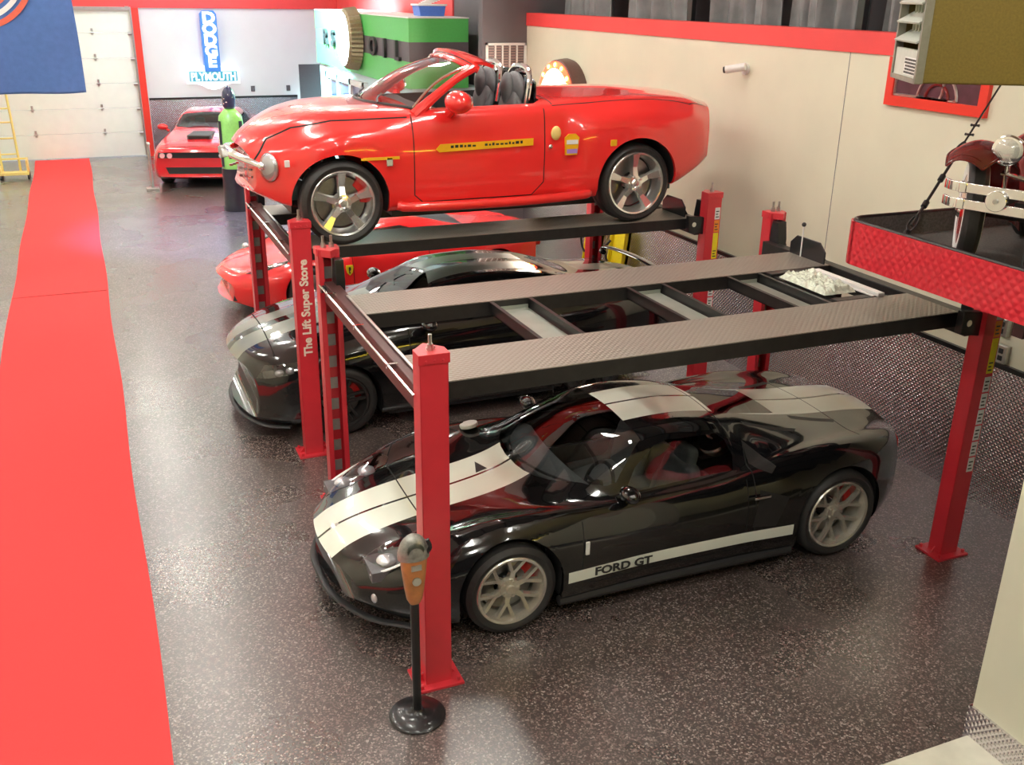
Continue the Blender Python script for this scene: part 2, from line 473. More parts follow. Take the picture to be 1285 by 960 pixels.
def ellipse(cx, cy, a, b, n=16, rot=0):
    return [(cx+a*math.cos(t)*math.cos(rot)-b*math.sin(t)*math.sin(rot), cy+a*math.cos(t)*math.sin(rot)+b*math.sin(t)*math.cos(rot)) for t in [2*PI*k/n for k in range(n)]]

# ---------------------------------------------------------------- wheels
def wheel(parent, x, y, z, side, r, rr, width, style, m_rim, cal=None, label=None):
    """axle along Y; side=-1: outer face towards -Y"""
    bm = nb(); w = width/2; b = .022
    prof = [(rr, -w*.86), (rr+.012, -w*.98), (rr+(r-rr)*.5, -w*1.03), (r-.03, -w*.97), (r-.006, -w*.82), (r, -w*.6), (r, -w*.34), (r-.008, -w*.33), (r-.008, -w*.28), (r, -w*.27),
            (r, w*.27), (r-.008, w*.28), (r-.008, w*.33), (r, w*.34), (r, w*.6), (r-.006, w*.82), (r-.03, w*.97), (rr+(r-rr)*.5, w*1.03), (rr+.012, w*.98), (rr, w*.86)]
    lathe(bm, prof, 56, 'Y', closed=True)
    t = obj('wheel', bm, M['rubber'], parent, angle=40)
    t.location = (x, y, z)
    if side > 0: t.rotation_euler = (0, 0, PI)
    if label: t['label'] = label
    bm = nb()
    lathe(bm, [(rr+.004, -w*.93), (rr-.004, -w*.99), (rr-.02, -w*.95), (rr-.028, -w*.7), (rr-.05, -w*.3), (rr-.05, w*.8), (rr+.002, w*.86)], 56, 'Y', caps=False)
    yo = -w*.72   # spoke plane
    def spoke(a, r0, r1, w0, w1, d0, d1, th, mi=0):
        # tapered bar in the wheel plane from radius r0 to r1, depths d0->d1
        c, s_ = math.cos(a), math.sin(a)
        vs = []
        for rad, ww, dd in ((r0, w0, d0), (r1, w1, d1)):
            for sx in (-1, 1):
                for k, (yy, k2) in enumerate(((0, .72), (th, 1.0))):
                    px = rad*c-sx*ww/2*k2*s_; pz = rad*s_+sx*ww/2*k2*c
                    vs.append(bm.verts.new((px, dd+yy, pz)))
        q = [(0, 2, 6, 4), (1, 5, 7, 3), (0, 4, 5, 1), (2, 3, 7, 6), (0, 1, 3, 2), (4, 6, 7, 5)]
        for f in q:
            ff = bm.faces.new([vs[i] for i in f]); ff.material_index = mi
    def vbar(p, q, w0, w1, th):
        a = Vector(p); b_ = Vector(q); d = (b_-a); n = Vector((-d.z, 0, d.x)).normalized()
        vs = []
        for pt, ww in ((a, w0), (b_, w1)):
            for sx in (-1, 1):
                for yy, k2 in ((0, .7), (th, 1.0)):
                    v = pt+n*sx*ww/2*k2; vs.append(bm.verts.new((v.x, v.y+yy, v.z)))
        for f in [(0, 2, 6, 4), (1, 5, 7, 3), (0, 4, 5, 1), (2, 3, 7, 6), (0, 1, 3, 2), (4, 6, 7, 5)]: bm.faces.new([vs[i] for i in f])
    def pol(rad, a, yy): return (rad*math.cos(a), yy, rad*math.sin(a))
    if style == 'y7':       # thin paired Y spokes
        for k in range(6):
            a = 2*PI*k/6+.35
            vbar(pol(.05, a, yo+.02), pol(rr*.50, a, yo+.012), .06, .045, .03)
            for sg in (-1, 1): vbar(pol(rr*.46, a+sg*.03, yo+.012), pol(rr-.012, a+sg*.28, yo-.008), .032, .034, .03)
        lathe(bm, [(0.001, yo-.012), (.03, yo-.012), (.034, yo+.005), (.07, yo+.01), (.082, yo+.04)], 24, 'Y', caps=False)
        for k in range(5):
            a = 2*PI*k/5; p = pol(.055, a, yo); cyl(bm, (p[0], yo-.004, p[2]), (p[0], yo+.02, p[2]), .009, seg=8)
    elif style == 'five':   # five broad sculpted spokes
        for k in range(5):
            a = 2*PI*k/5+PI/2
            spoke(a, .05, rr*.55, .085, .06, yo-.02, yo+.01, .05)
            spoke(a, rr*.5, rr-.015, .06, .105, yo+.008, yo-.02, .045)
        lathe(bm, [(0.001, yo-.035), (.03, yo-.034), (.045, yo-.02), (.075, yo-.015), (.095, yo+.04)], 24, 'Y')
        for k in range(5):
            a = 2*PI*k/5; p = pol(.065, a+.6, yo); cyl(bm, (p[0], yo-.03, p[2]), (p[0], yo, p[2]), .011, seg=8)
    elif style == 'ten':
        for k in range(5):
            a = 2*PI*k/5+.2
            for sg in (-1, 1): vbar(pol(.06, a+sg*.5, yo+.02), pol(rr-.012, a+sg*.13, yo-.01), .036, .030, .03)
        lathe(bm, [(0.001, yo-.012), (.03, yo-.012), (.04, yo+.005), (.08, yo+.04)], 24, 'Y')
    elif style == 'wire':
        for k in range(20):
            a = 2*PI*k/20
            p, q = pol(.06, a+.15*(1 if k % 2 else -1), yo-.02+.05*(k % 2)), pol(rr-.02, a, 0)
            cyl(bm, p, q, .008, seg=6)
        lathe(bm, [(0.001, yo-.03), (.05, yo-.025), (.06, yo), (.065, 0.03)], 24, 'Y')
    o = obj('rim', bm, m_rim, t, angle=30)
    bm = nb(); lathe(bm, [(.09, w*.05), (rr-.065, w*.05), (rr-.065, w*.05+.03), (.09, w*.05+.03)], 40, 'Y', closed=True)
    cyl(bm, (0, -w*.5, 0), (0, w*.6, 0), .07, seg=20)
    obj('brake_disc', bm, M['disc'], t)
    if cal:
        bm = nb(); a0 = R(-5) if side < 0 else R(185)
        ro, ri = rr-.03, rr-.11
        arc = [(ro*math.cos(a0+R(14*k)), ro*math.sin(a0+R(14*k))) for k in range(5)]; arc2 = [(ri*math.cos(a0+R(14*k)), ri*math.sin(a0+R(14*k))) for k in range(5)][::-1]
        prism(bm, arc+arc2, 'y', -w*.12, w*.4)
        obj('brake_caliper', bm, cal, t, bevel=.006)
    return t

def seat(parent, x, y, z, m, s=1.0, back=1.0):
    bm = nb()
    def cush(cx, cz, lx, lz, ang, yw, th):
        n = 8
        pts = []
        mtx = Matrix.Translation((cx, 0, cz)) @ Matrix.Rotation(ang, 4, 'Y')
        r = bmesh.ops.create_uvsphere(bm, u_segments=20, v_segments=12, radius=1)
        for v in r['verts']:
            c = v.co; e = lambda t: math.copysign(abs(t)**.45, t)
            v.co = mtx @ Vector((e(c.x)*lx/2, e(c.y)*yw/2, e(c.z)*th/2))
    cush(0, .10, .50, .1, R(-8), .46*s, .16)
    cush(.28, .38*back+.02, .13, .1, R(12), .46*s, .62*back)
    cush(.34, .72*back, .10, .1, R(10), .24*s, .24*back)
    for sy in (-1, 1):
        tube(bm, [(-.2, sy*.22*s, .15), (.18, sy*.23*s, .18), (.26, sy*.23*s, .4*back), (.34, sy*.19*s, .6*back)], .045, 10, 4)
    return obj('seat', bm, m, parent, loc=(x, y, z), angle=70)

def steering_wheel(parent, x, y, z):
    bm = nb(); n = 28
    pts = [(0, .185*math.cos(2*PI*k/n), .185*math.sin(2*PI*k/n)) for k in range(n+1)]
    tube(bm, pts, .015, 8, up=(1, 0, 0))
    for a in (0, PI, -PI/2): cyl(bm, (0, 0, 0), (0, .18*math.cos(a), .18*math.sin(a)), .014, seg=8)
    cyl(bm, (-.02, 0, 0), (.01, 0, 0), .05, seg=16); cyl(bm, (-.28, 0, 0), (0, 0, 0), .02, seg=8)
    return obj('steering_wheel', bm, M['plastic'], parent, loc=(x, y, z), rot=(0, R(22), 0))
# ---------------------------------------------------------------- the room
def struct(name, bm, m, **kw):
    o = obj(name, bm, m, smooth=False, **kw); o['kind'] = 'structure'; return o

def room():
    b = nb(); bx(b, -6, 7, -1.68, 24, -.12, 0); struct('floor', b, M['floor'])
    b = nb(); bx(b, -6, 7, -9, -2.05, -.12, 0.0); struct('floor_near', b, M['dark'])
    b = nb(); bx(b, -6, 7, -2.05, -1.68, -.12, 0.002); struct('trim_9', b, M['concrete'])
    # right wall: cream above a tread plate wainscot
    b = nb(); bx(b, 5.1, 5.3, -.35, 10.42, 0, 3.58); struct('wall_right', b, M['wall'])
    b = nb(); bx(b, 5.1, 5.3, -9, -.35, 0, 2.28); struct('wall_right_low', b, M['wall'])
    b = nb(); bx(b, 5.085, 5.32, -.35, 10.42, 3.58, 3.77); struct('trim_1', b, M['redband'])
    b = nb(); bx(b, 5.088, 5.1, -1.6, 10.42, 0, 1.24); struct('trim_2', b, M['plate_wall'])
    b = nb(); bx(b, 5.065, 5.1, -1.6, 10.42, 1.235, 1.275); struct('trim_3', b, M['black'])
    # dark loft level above the right wall
    b = nb(); bx(b, 6.6, 6.75, -.25, 13, 3.6, 6.2); struct('wall_loft', b, M['wallg'])
    b = nb(); bx(b, 6.95, 7.1, -9, -.35, 0, 6.2); struct('wall_recess', b, M['wall'])
    b = nb(); bx(b, 5.3, 7.1, -.35, -.25, 2.5, 6.2); struct('wall_recess_side', b, M['wall'])
    b = nb(); bx(b, 5.3, 6.7, -.35, 13, 3.5, 3.6); struct('floor_loft', b, M['dark'])
    b = nb(); bx(b, 4.34, 5.1, 10.42, 10.6, 0, 6.2); bx(b, 5.1, 6.75, 10.42, 10.6, 3.6, 6.2); struct('wall_dark', b, M['wallg'])
    b = nb(); bx(b, 5.0, 7, 10.6, 22.8, 0, 6.2); struct('wall_right_far', b, M['wallg'])
    b = nb(); bx(b, 4.97, 5.0, 13.6, 22.74, 3.5, 4.5); struct('trim_11', b, M['redband'])
    # far wall
    b = nb(); bx(b, -.12, 4.9, 22.8, 23, 0, 3.6); struct('wall_far', b, M['wallw'])
    b = nb(); bx(b, -6, 5.1, 22.74, 23, 3.6, 3.95); struct('trim_4', b, M['redband'])
    b = nb(); bx(b, -6, 5.1, 22.8, 23, 3.95, 6.2); struct('wall_far_upper', b, M['wallw'])
    b = nb(); bx(b, .0, 3.78, 22.785, 22.8, 0, 1.4); struct('trim_5', b, M['plate_far'])
    b = nb(); bx(b, .0, 3.78, 22.76, 22.8, 1.39, 1.44); struct('trim_6', b, M['black'])
    # red jamb
    b = nb(); bx(b, -.19, -.03, 22.66, 22.82, 0, 3.6); struct('trim_7', b, M['redframe'])
    # garage door
    b = nb()
    for k in range(6): bx(b, -5.4, -.22, 22.78, 22.84, .02+k*.6, .02+k*.6+.592)
    d = struct('door_1', b, M['garage'], bevel=.006)
    b = nb()
    for k in range(6):
        for x in (-4.5, -2.75, -1.15): 
            bx(b, x-.025, x+.025, 22.755, 22.79, .56+k*.6, .72+k*.6); cyl(b, (x-.05, 22.76, .62+k*.6), (x+.05, 22.76, .62+k*.6), .014, seg=8)
    obj('hinge', b, M['silver'], d)
    b = nb()
    bx(b, -.24, -.20, 22.66, 22.76, 0, 3.6)
    for k in range(6): cyl(b, (-.33, 22.72, .6+k*.6), (-.24, 22.72, .6+k*.6), .04, seg=12)
    obj('roller_track', b, M['silver'], d)
    b = nb(); bx(b, -6, -.2, 22.68, 22.82, 3.54, 3.62); obj('header', b, M['silver'], d)
    # dark entry door at the right end of the far wall
    b = nb(); bx(b, 3.86, 4.75, 22.74, 22.8, 0, 2.22); d = struct('door_2', b, M['panel'], bevel=.01)
    b = nb(); sph(b, (3.96, 22.7, 1.0), .04); sph(b, (3.96, 22.72, 1.25), .03); obj('door_handle', b, M['chrome'], d)
    # left side, behind the camera, ceiling
    b = nb(); bx(b, -6.2, -6, -9, 23, 0, 6.2); struct('wall_left', b, M['wall'])
    b = nb(); bx(b, -6.2, 7, -9.2, -9, 0, 6.2); struct('wall_back', b, M['dark'])
    b = nb(); bx(b, -6.2, 7, -9.2, 23, 6.2, 6.35); struct('ceiling', b, M['ceil'])
    # white wall end beside the camera with a tread plate kick strip
    b = nb(); bx(b, 2.76, 2.95, -7, -1.66, 0, 2.28); struct('wall_near', b, M['wall'])
    b = nb(); bx(b, 2.745, 2.76, -7, -1.652, 0, .2); bx(b, 2.745, 2.962, -1.66, -1.645, 0, .2); struct('trim_8', b, M['plate_wall'])
    # grille high in the dark wall
    g = empty('air_vent', (4.76, 10.42, 2.9), label='pale louvred air return grille set in the dark wall above the open red roadster', cat='vent')
    b = nb()
    for x0, x1, z0, z1 in ((-.37, .33, .38, .42), (-.37, .33, -.55, -.51), (-.37, -.33, -.55, .42), (.29, .33, -.55, .42)): bx(b, x0, x1, -.03, 0, z0, z1)
    obj('vent_frame', b, M['white'], g, bevel=.003)
    for k in range(4):
        b = nb(); x = -.33+.124*(k+1); bx(b, x-.012, x+.012, -.025, 0, -.51, .38); obj('vent_bar', b, M['white'], g, smooth=False)
    b = nb()
    for k in range(22): box(b, (-.02, -.008, -.49+k*.04), (.60, .012, .026))
    obj('louvre', b, mat('dusty_pink_louvre', (.36, .27, .26), .5, noise=.1), g, smooth=False)
    b = nb(); bx(b, 5.097, 5.1, 2.826, 2.832, 1.28, 3.58); struct('trim_10', b, M['leather'])
    carpet()
    wall_fittings()

def carpet():
    b = nb(); nx, ny = 6, 140
    ys = [-3.0, 22.72]
    def f(u, v):
        x = -2.85+1.25*u; y = ys[0]+(ys[1]-ys[0])*v
        return (x+.012*math.sin(y*1.3), y, .009+.003*math.sin(y*2.1+u*3))
    grid_surface(b, f, nx, ny, thick=.008)
    c = obj('carpet_runner', b, M['carpet'])
    tag(c, 'long bright red carpet runner laid up to the white garage door', 'carpet')
    b = nb()
    for y in (9.9,):
        bx(b, -2.84, -1.62, y, y+.012, .0105, .0150)
    obj('carpet_seam', b, mat('dark_red_seam', (.5, .03, .03), .9, noise=.1), c, smooth=False)

def wall_fittings():
    # security camera
    g = empty('security_camera', (5.1, 4.44, 3.32), label='small white bullet security camera on the cream wall', cat='camera')
    b = nb(); cyl(b, (.006, 0, 0), (-.03, 0, 0), .06, seg=20); cyl(b, (-.03, 0, 0), (-.10, .02, .0), .018, seg=10); obj('bracket', b, M['white'], g)
    b = nb(); cyl(b, (-.06, -.06, .03), (-.20, .10, -.01), .042, seg=20); obj('housing', b, M['white'], g)
    b = nb(); cyl(b, (-.198, .098, -.01), (-.215, .118, -.014), .034, seg=20); obj('camera_lens', b, M['plastic'], g)
    # outlets
    for y, z in ((.56, 1.58), (.52, 1.36)):
        g = empty('power_outlet', (5.1, y, z), label='grey power outlet on the cream wall, '+('upper of the two by the lift' if z > 1.5 else 'lower of the two by the lift'), cat='outlet')
        b = nb(); bx(b, -.05, 0, -.05, .05, -.075, .075); obj('outlet_box', b, M['silver'], g, bevel=.006)
        b = nb(); bx(b, -.057, -.05, -.02, .02, .01, .05); bx(b, -.057, -.05, -.02, .02, -.05, -.01); obj('socket', b, M['plastic'], g)
    # red framed picture behind the heater
    g = empty('framed_picture', (5.1, 1.70, 3.37), label='red framed picture of chrome machinery on the cream wall below the hanging heater', cat='picture')
    b = nb(); w, h, t = .57, .205, .085
    for y0, y1, z0, z1 in ((-w, w, -h, -h+t), (-w, w, h-t, h), (-w, -w+t, -h+t, h-t), (w-t, w, -h+t, h-t)): bx(b, -.04, 0, y0, y1, z0, z1)
    obj('picture_frame', b, M['redframe'], g, smooth=False)
    b = nb(); bx(b, -.012, 0, -w+t, w-t, -h+t, h-t); obj('picture', b, mat('dark_plum_print', (.09, .03, .045), .35, noise=.3, nscale=9), g, smooth=False)
    for i, (cy, cz, r, c) in enumerate(((-.02, -.12, .22, 'silver'), (-.02, -.12, .13, 'maroon'), (.22, .0, .3, 'silver'))):
        b = nb(); pts = [(-.016, cy+r*math.cos(a), max(-h+t+.01, min(h-t-.01, cz+r*math.sin(a)))) for a in [2*PI*k/28 for k in range(29)]]
        pts = [(p[0], max(-w+t+.01, min(w-t-.01, p[1])), p[2]) for p in pts]
        tube(b, pts, .014, 6, up=(1, 0, 0)); obj('printed_pipe', b, M[c], g)
    # lit round sign
    g = empty('lit_round_sign', (5.1, 8.78, 2.52), label='glowing round white sign with red and yellow rim on the cream wall', cat='sign')
    b = nb(); lathe(b, [(.64, 0), (.66, -.06), (.64, -.22), (.60, -.24)], 40, 'X'); obj('sign_drum', b, mat('dark_brown_drum', (.12, .06, .05), .4, noise=.1), g)
    b = nb(); lathe(b, [(.62, -.235), (.62, -.25), (.52, -.265), (.52, -.24)], 40, 'X', closed=True); obj('rim_band', b, mat('lit_red_band', (.7, .05, .03), .4, emit=(.8, .08, .03), es=1.2), g)
    b = nb(); lathe(b, [(.0, -.285), (.3, -.28), (.52, -.25), (.52, -.2)], 40, 'X'); obj('sign_face', b, M['signhot'], g)
    for k in range(16):
        b = nb(); a = 2*PI*k/16; sph(b, (-.25, .57*math.cos(a), .57*math.sin(a)), .035, seg=8); obj('bulb', b, M['signy'], g)
    # sheets hanging in the dark loft
    spans = [(10.0, 8.3, 4.9), (8.0, 6.4, 4.8), (5.9, 4.6, 4.9), (4.3, 3.2, 4.8), (3.0, 2.0, 4.9), (1.6, .4, 4.9)]
    nm = ['beside the dark vent wall', 'second from the dark vent wall', 'third from the dark vent wall', 'above the security camera', 'just left of the hanging heater', 'behind the hanging heater']
    for i, (y0, y1, z) in enumerate(spans):
        b = nb(); ph = i*1.7
        def f(u, v, y0=y0, y1=y1, ph=ph):
            y = y0+(y1-y0)*u
            return (5.55+.07*math.sin(u*17+ph)+.04*math.sin(u*41+v*2), y, 3.62+1.9*v)
        grid_surface(b, f, 60, 8, thick=.004)
        c = obj('sheet_curtain', b, M['curtain']); tag(c, 'grey sheet curtain hanging in the dark loft, '+nm[i], 'curtain', 'sheet curtains in the loft')
    for y, h in ((6.15, 2.4), (3.12, 2.4)):
        b = nb(); bx(b, 5.40, 5.46, y-.05, y+.05, 3.6, 3.6+h); bx(b, 5.34, 5.52, y-.09, y+.09, 3.6, 3.615)
        p = obj('loft_post', b, M['black'], smooth=False, bevel=.004); tag(p, 'black steel post standing in the loft, '+('between the curtains left of the camera' if y > 5 else 'nearest the hanging heater'), 'post')

# ---------------------------------------------------------------- four post lifts
PH = 2.2; LX = 4.194; LW = 2.5
def post(parent, x, y, d, decal=None, where=''):
    """d=+1: closed back faces -Y and the channel opens to +Y"""
    b = nb(); w, dp, t = .084, .13, .008
    def Y(v): return -w*d+v*d
    bx(b, -w, w, Y(0), Y(t), 0, PH)
    for s in (-1, 1):
        bx(b, s*w, s*(w-t), Y(0), Y(dp), 0, PH); bx(b, s*w, s*(w-.042), Y(dp-t), Y(dp), 0, PH)
    p = obj('post', b, M['redpost'], parent, loc=(x, y, 0), bevel=.004, smooth=False)
    b = nb(); box(b, (0, Y(.07), .009), (.30, .25, .018))
    for sx in (-1, 1):
        for sy in (-1, 1): cyl(b, (sx*.12, Y(.07)+sy*.095, .018), (sx*.12, Y(.07)+sy*.095, .045), .014, seg=6)
        prism(b, [(sx*w, .018), (sx*.13, .018), (sx*w, .07)], 'y', Y(.06), Y(.07))
    obj('base_plate', b, M['redpost'], p, smooth=False, bevel=.003)
    b = nb(); prism(b, [(-w-.008, Y(-.006)), (w+.008, Y(-.006)), (w+.008, Y(.10)), (0, Y(.20)), (-w-.008, Y(.10))], 'z', PH-.055, PH+.004)
    for s in (-.05, 0, .05): cyl(b, (s, Y(-.004), PH-.035), (s, Y(-.012), PH-.035), .008, seg=8)
    obj('post_cap', b, M['redpost'], p, smooth=False, bevel=.003)
    b = nb()
    for sx in ((0,) if d > 0 else (-.028, .035)):
        yy = Y(.07)
        cyl(b, (sx, yy, PH), (sx, yy, PH+.02), .022, seg=6); cyl(b, (sx, yy, PH+.02), (sx, yy, PH+.04), .018, seg=6); cyl(b, (sx, yy, PH+.0), (sx, yy, PH+.095), .011, seg=10)
    obj('cable_stud', b, M['silver'], p)
    b = nb(); bx(b, -.036, .036, Y(.035), Y(.045), .02, PH-.1)
    for k in range(11): bx(b, -.034, .034, Y(.03), Y(.052), .10+k*.185, .10+k*.185+.095, mi=1)
    obj('lock_ladder', b, [M['redpost'], M['rung']], p, smooth=False)
    b = nb(); cyl(b, (.03, Y(.085), 1.9), (.03, Y(.085), PH+.02), .006, seg=8); obj('lift_cable', b, M['silver'], p)
    if decal == 'logo':
        text('lettering', 'The Lift Super Store', .105, M['letter'], p, (-.0, Y(-.003), 1.43), (R(90), R(-90), 0), bold=.0035, sx=1.02, label='cream vertical lettering')
    if decal == 'labels':
        x0, x1 = .012, .072; yb = Y(-.002)
        cols = [(1.93, 2.05, 'white'), (1.80, 1.92, 'amber'), (1.52, 1.79, 'yellow')]
        z = 1.50
        for k in range(6): cols.append((z-.125, z-.008, 'white')); z -= .13
        for z0, z1, c in cols:
            b = nb(); bx(b, x0, x1, yb, Y(.001), z0, z1)
            for j in range(3): bx(b, x0+.01, x1-.012-.01*(j % 2), yb-.001*d, yb, z0+.02+.028*j, z0+.03+.028*j, mi=1)
            obj('warning_label', b, [M[c], M['ink']], p, smooth=False)
    return p

def runway(parent, y0, y1, z, x0=.03, x1=4.03):
    b = nb()
    bx(b, x0, x1, y0, y1, z-.012, z)
    for y in (y0, y1): bx(b, x0, x1, y-.004, y+.004, z-.11, z-.006, mi=1)
    for y in (y0, y1):
        s = 1 if y == y0 else -1
        bx(b, x0, x1, y, y+s*.035, z-.11, z-.103, mi=1)
    for k in range(7): bx(b, x0+.3+k*.55, x0+.33+k*.55, y0, y1, z-.09, z-.012, mi=1)
    for x in (x0, x1): bx(b, x-.004, x+.004, y0, y1, z-.1, z-.004, mi=1)
    o = obj('runway', b, [M['plate_run'], M['blacks']], parent, smooth=False)
    return o

def lift(x0, y0, z, label, trays):
    g = empty('four_post_lift', (x0, y0, 0), label=label, cat='car lift', group='red four post car lifts')
    post(g, 0, 0, 1, 'logo' if not trays else None)
    post(g, LX, 0, 1, 'labels')
    post(g, 0, LW, -1); post(g, LX, LW, -1)
    zz = z
    runway(g, .10, .61, zz); runway(g, 1.51, 2.0, zz) if trays else runway(g, 1.62, 2.12, zz)
    r2 = 1.51 if trays else 1.62
    # front crossbeam, carpet reflection put into its brown; pale edge highlight, lock rod
    b = nb(); bx(b, -.05, .05, .03, LW-.03, zz-.17, zz-.012)
    obj('crossbeam', b, M['beam'], g, bevel=.006)
    b = nb(); bx(b, LX-.14, LX-.04, .03, LW-.03, zz-.17, zz-.012); 
    obj('crossbeam', b, M['blacks'], g, bevel=.006)
    b = nb(); cyl(b, (-.10, -.02, zz-.01), (-.10, LW-.12, zz-.01), .009, seg=8)
    for yy in (.5, 1.3, 2.1): bx(b, -.11, -.04, yy-.012, yy+.012, zz-.03, zz-.0)
    obj('lock_rod', b, M['chrome'], g)
    b = nb(); bx(b, .012, .03, .12, 2.0, zz-.006, zz+.004); obj('edge_highlight', b, M['silver'], g, smooth=False)  # pale strip stands in for the highlight along the beam's top edge
    # lock boxes riding on the posts
    for px, py, s in ((0, LW-.10, -1), (LX, LW-.10, -1), (LX, .10, 1)):
        b = nb()
        prism(b, [(py-.06, zz-.14), (py+.06, zz-.14), (py+.07, zz+.02), (py+.04, zz+.18), (py-.04, zz+.18), (py-.07, zz+.02)], 'x', px-(.075 if px else -.02), px+(.02 if px else .09))
        cyl(b, (px-.09, py, zz-.05), (px+.06, py, zz-.05), .03, seg=14)
        obj('lock_box', b, M['black'], g, bevel=.004)
    b = nb(); prism(b, [(-.07, zz-.12), (.12, zz-.15), (.16, zz-.05), (.10, zz+.03), (-.07, zz+.05)], 'y', -.03, .03, mtx=Matrix.Translation((LX-.19, -.01, 0)))
    obj('corner_bracket', b, M['black'], g, bevel=.004)
    b = nb(); cyl(b, (LX-.2, -.045, zz-.04), (LX-.2, -.02, zz-.04), .025, seg=12); obj('bracket_bolt', b, M['chrome'], g)
    # wheel stops at the rear ends
    for y in ((r2+.02, r2+.48),) if trays else ((.14, .58), (r2+.02, r2+.48)):
        b = nb(); a0, a1 = y
        prism(b, [(a0, zz), (a1, zz), (a1, zz+.10), (a1-.08, zz+.17), (a0+.08, zz+.17), (a0, zz+.10)], 'x', 3.985, 4.0)
        prism(b, [(4.0, zz), (4.10, zz), (4.0, zz+.14)], 'y', a0+.1, a0+.115); prism(b, [(4.0, zz), (4.10, zz), (4.0, zz+.14)], 'y', a1-.115, a1-.1)
        obj('wheel_stop', b, M['black'], g, bevel=.004)
    if not trays: return g
    def rail(x, mi='blacks'):
        b = nb(); bx(b, x, x+.012, .614, 1.506, zz-.10, zz-.004); bx(b, x, x+.04, .614, 1.506, zz-.10, zz-.092); bx(b, x-.018, x+.012, .614, 1.506, zz-.012, zz-.004)
        obj('tray_rail', b, M[mi], g, smooth=False)
    for xa, xb in ((.97, 1.28), (2.10, 2.41), (3.02, 3.32)):
        rail(xa); rail(xb)
        b = nb(); bx(b, xa+.014, xb-.02, .616, 1.504, zz-.085, zz-.078)
        for y in (.616, 1.50): bx(b, xa+.014, xb-.02, y, y+.004, zz-.085, zz-.05)
        obj('drip_tray', b, M['galv'], g, smooth=False)
    rail(3.84)
    # bridge jack
    b = nb(); bx(b, 3.38, 3.80, .62, .70, zz-.03, zz+.0); bx(b, 3.38, 3.80, 1.42, 1.50, zz-.03, zz); bx(b, 3.40, 3.50, .66, 1.46, zz-.07, zz-.02); bx(b, 3.56, 3.66, .9, 1.2, zz-.09, zz-.03)
    j = obj('bridge_jack', b, M['blacks'], g, bevel=.004)
    b = nb(); bx(b, 3.74, 3.80, .60, 1.36, zz+.0, zz+.03); bx(b, 3.70, 3.725, .62, 1.34, zz+.0, zz+.012); obj('jack_bar', b, M['white'], j, bevel=.004)
    b = nb(); cyl(b, (3.98, 1.83, zz+.0), (3.98, 1.83, zz+.27), .006, seg=8); rl = obj('release_rod', b, M['white'], g)
    b = nb(); sph(b, (3.98, 1.83, zz+.28), .02, seg=12); obj('knob', b, M['plastic'], rl)
    return g

def lifts():
    lift(0, 0, 1.956, 'nearest four post lift, empty black tread runways above the striped black sports car', True)
    lift(-.008, 3.565, 1.923, 'farther four post lift carrying the red roadster, its corner post lettered', False)
    # crumpled plastic bag left on the bridge jack
    b = nb(); random.seed(3)
    def f(u, v):
        x = 3.37+.30*u; y = .76+.56*v
        e = min(u, 1-u, v, 1-v)
        return (x, y, 1.960+min(.06, e*.7)*(.55+.75*abs(noise.noise(Vector((u*5, v*7, .3))))+.35*noise.noise(Vector((u*17, v*19, 2)))))
    grid_surface(b, f, 50, 70)
    o = obj('plastic_bag', b, M['bag'], angle=180); tag(o, 'crumpled pale plastic bag lying on the jack between the empty runways', 'bag')
# ---------------------------------------------------------------- cars (nose at local x=0, pointing to -X)
def interior(root, x0, x1, yw, zf, seats, zseat, mseat, wheel_at, dash, seat_s=1.0, back=1.0):
    b = nb()
    bx(b, x0, x1, -yw, yw, zf, zf+.03)
    for s in (-1, 1): bx(b, x0, x1, s*yw, s*(yw-.03), zf, zf+.34)
    bx(b, x1-.03, x1, -yw, yw, zf, zf+.42); bx(b, x0+.3, x1-.1, -.10, .10, zf, zf+.26)
    obj('cabin_floor', b, M['leather'], root, bevel=.01)
    for x, y in seats: seat(root, x, y, zseat, mseat, seat_s, back)
    if dash:
        dx, dz = dash
        b = nb()
        tube(b, [(dx+.06*(abs(y)/yw)**2, y, dz) for y in np.linspace(-yw+.02, yw-.02, 9)], .15, 12, 2, flat=.55)
        obj('dashboard', b, M['leather'], root)
    if wheel_at: steering_wheel(root, *wheel_at)

def mirror(root, x, y, z, s, m, scale=1.0):
    b = nb(); k = scale
    sph(b, (x, y+s*.10*k, z+.06*k), .1*k, (.72, 1.05, .62), 20)
    tube(b, [(x-.02, y-s*.03, z-.02), (x, y+s*.05*k, z+.03*k)], [.028*k, .022*k], 8)
    o = obj('side_mirror', b, m, root)
    b = nb(); sph(b, (x+.045*k, y+s*.10*k, z+.06*k), .08*k, (.40, .95, .58), 16); obj('mirror_glass', b, M['chrome'], o)
    return o

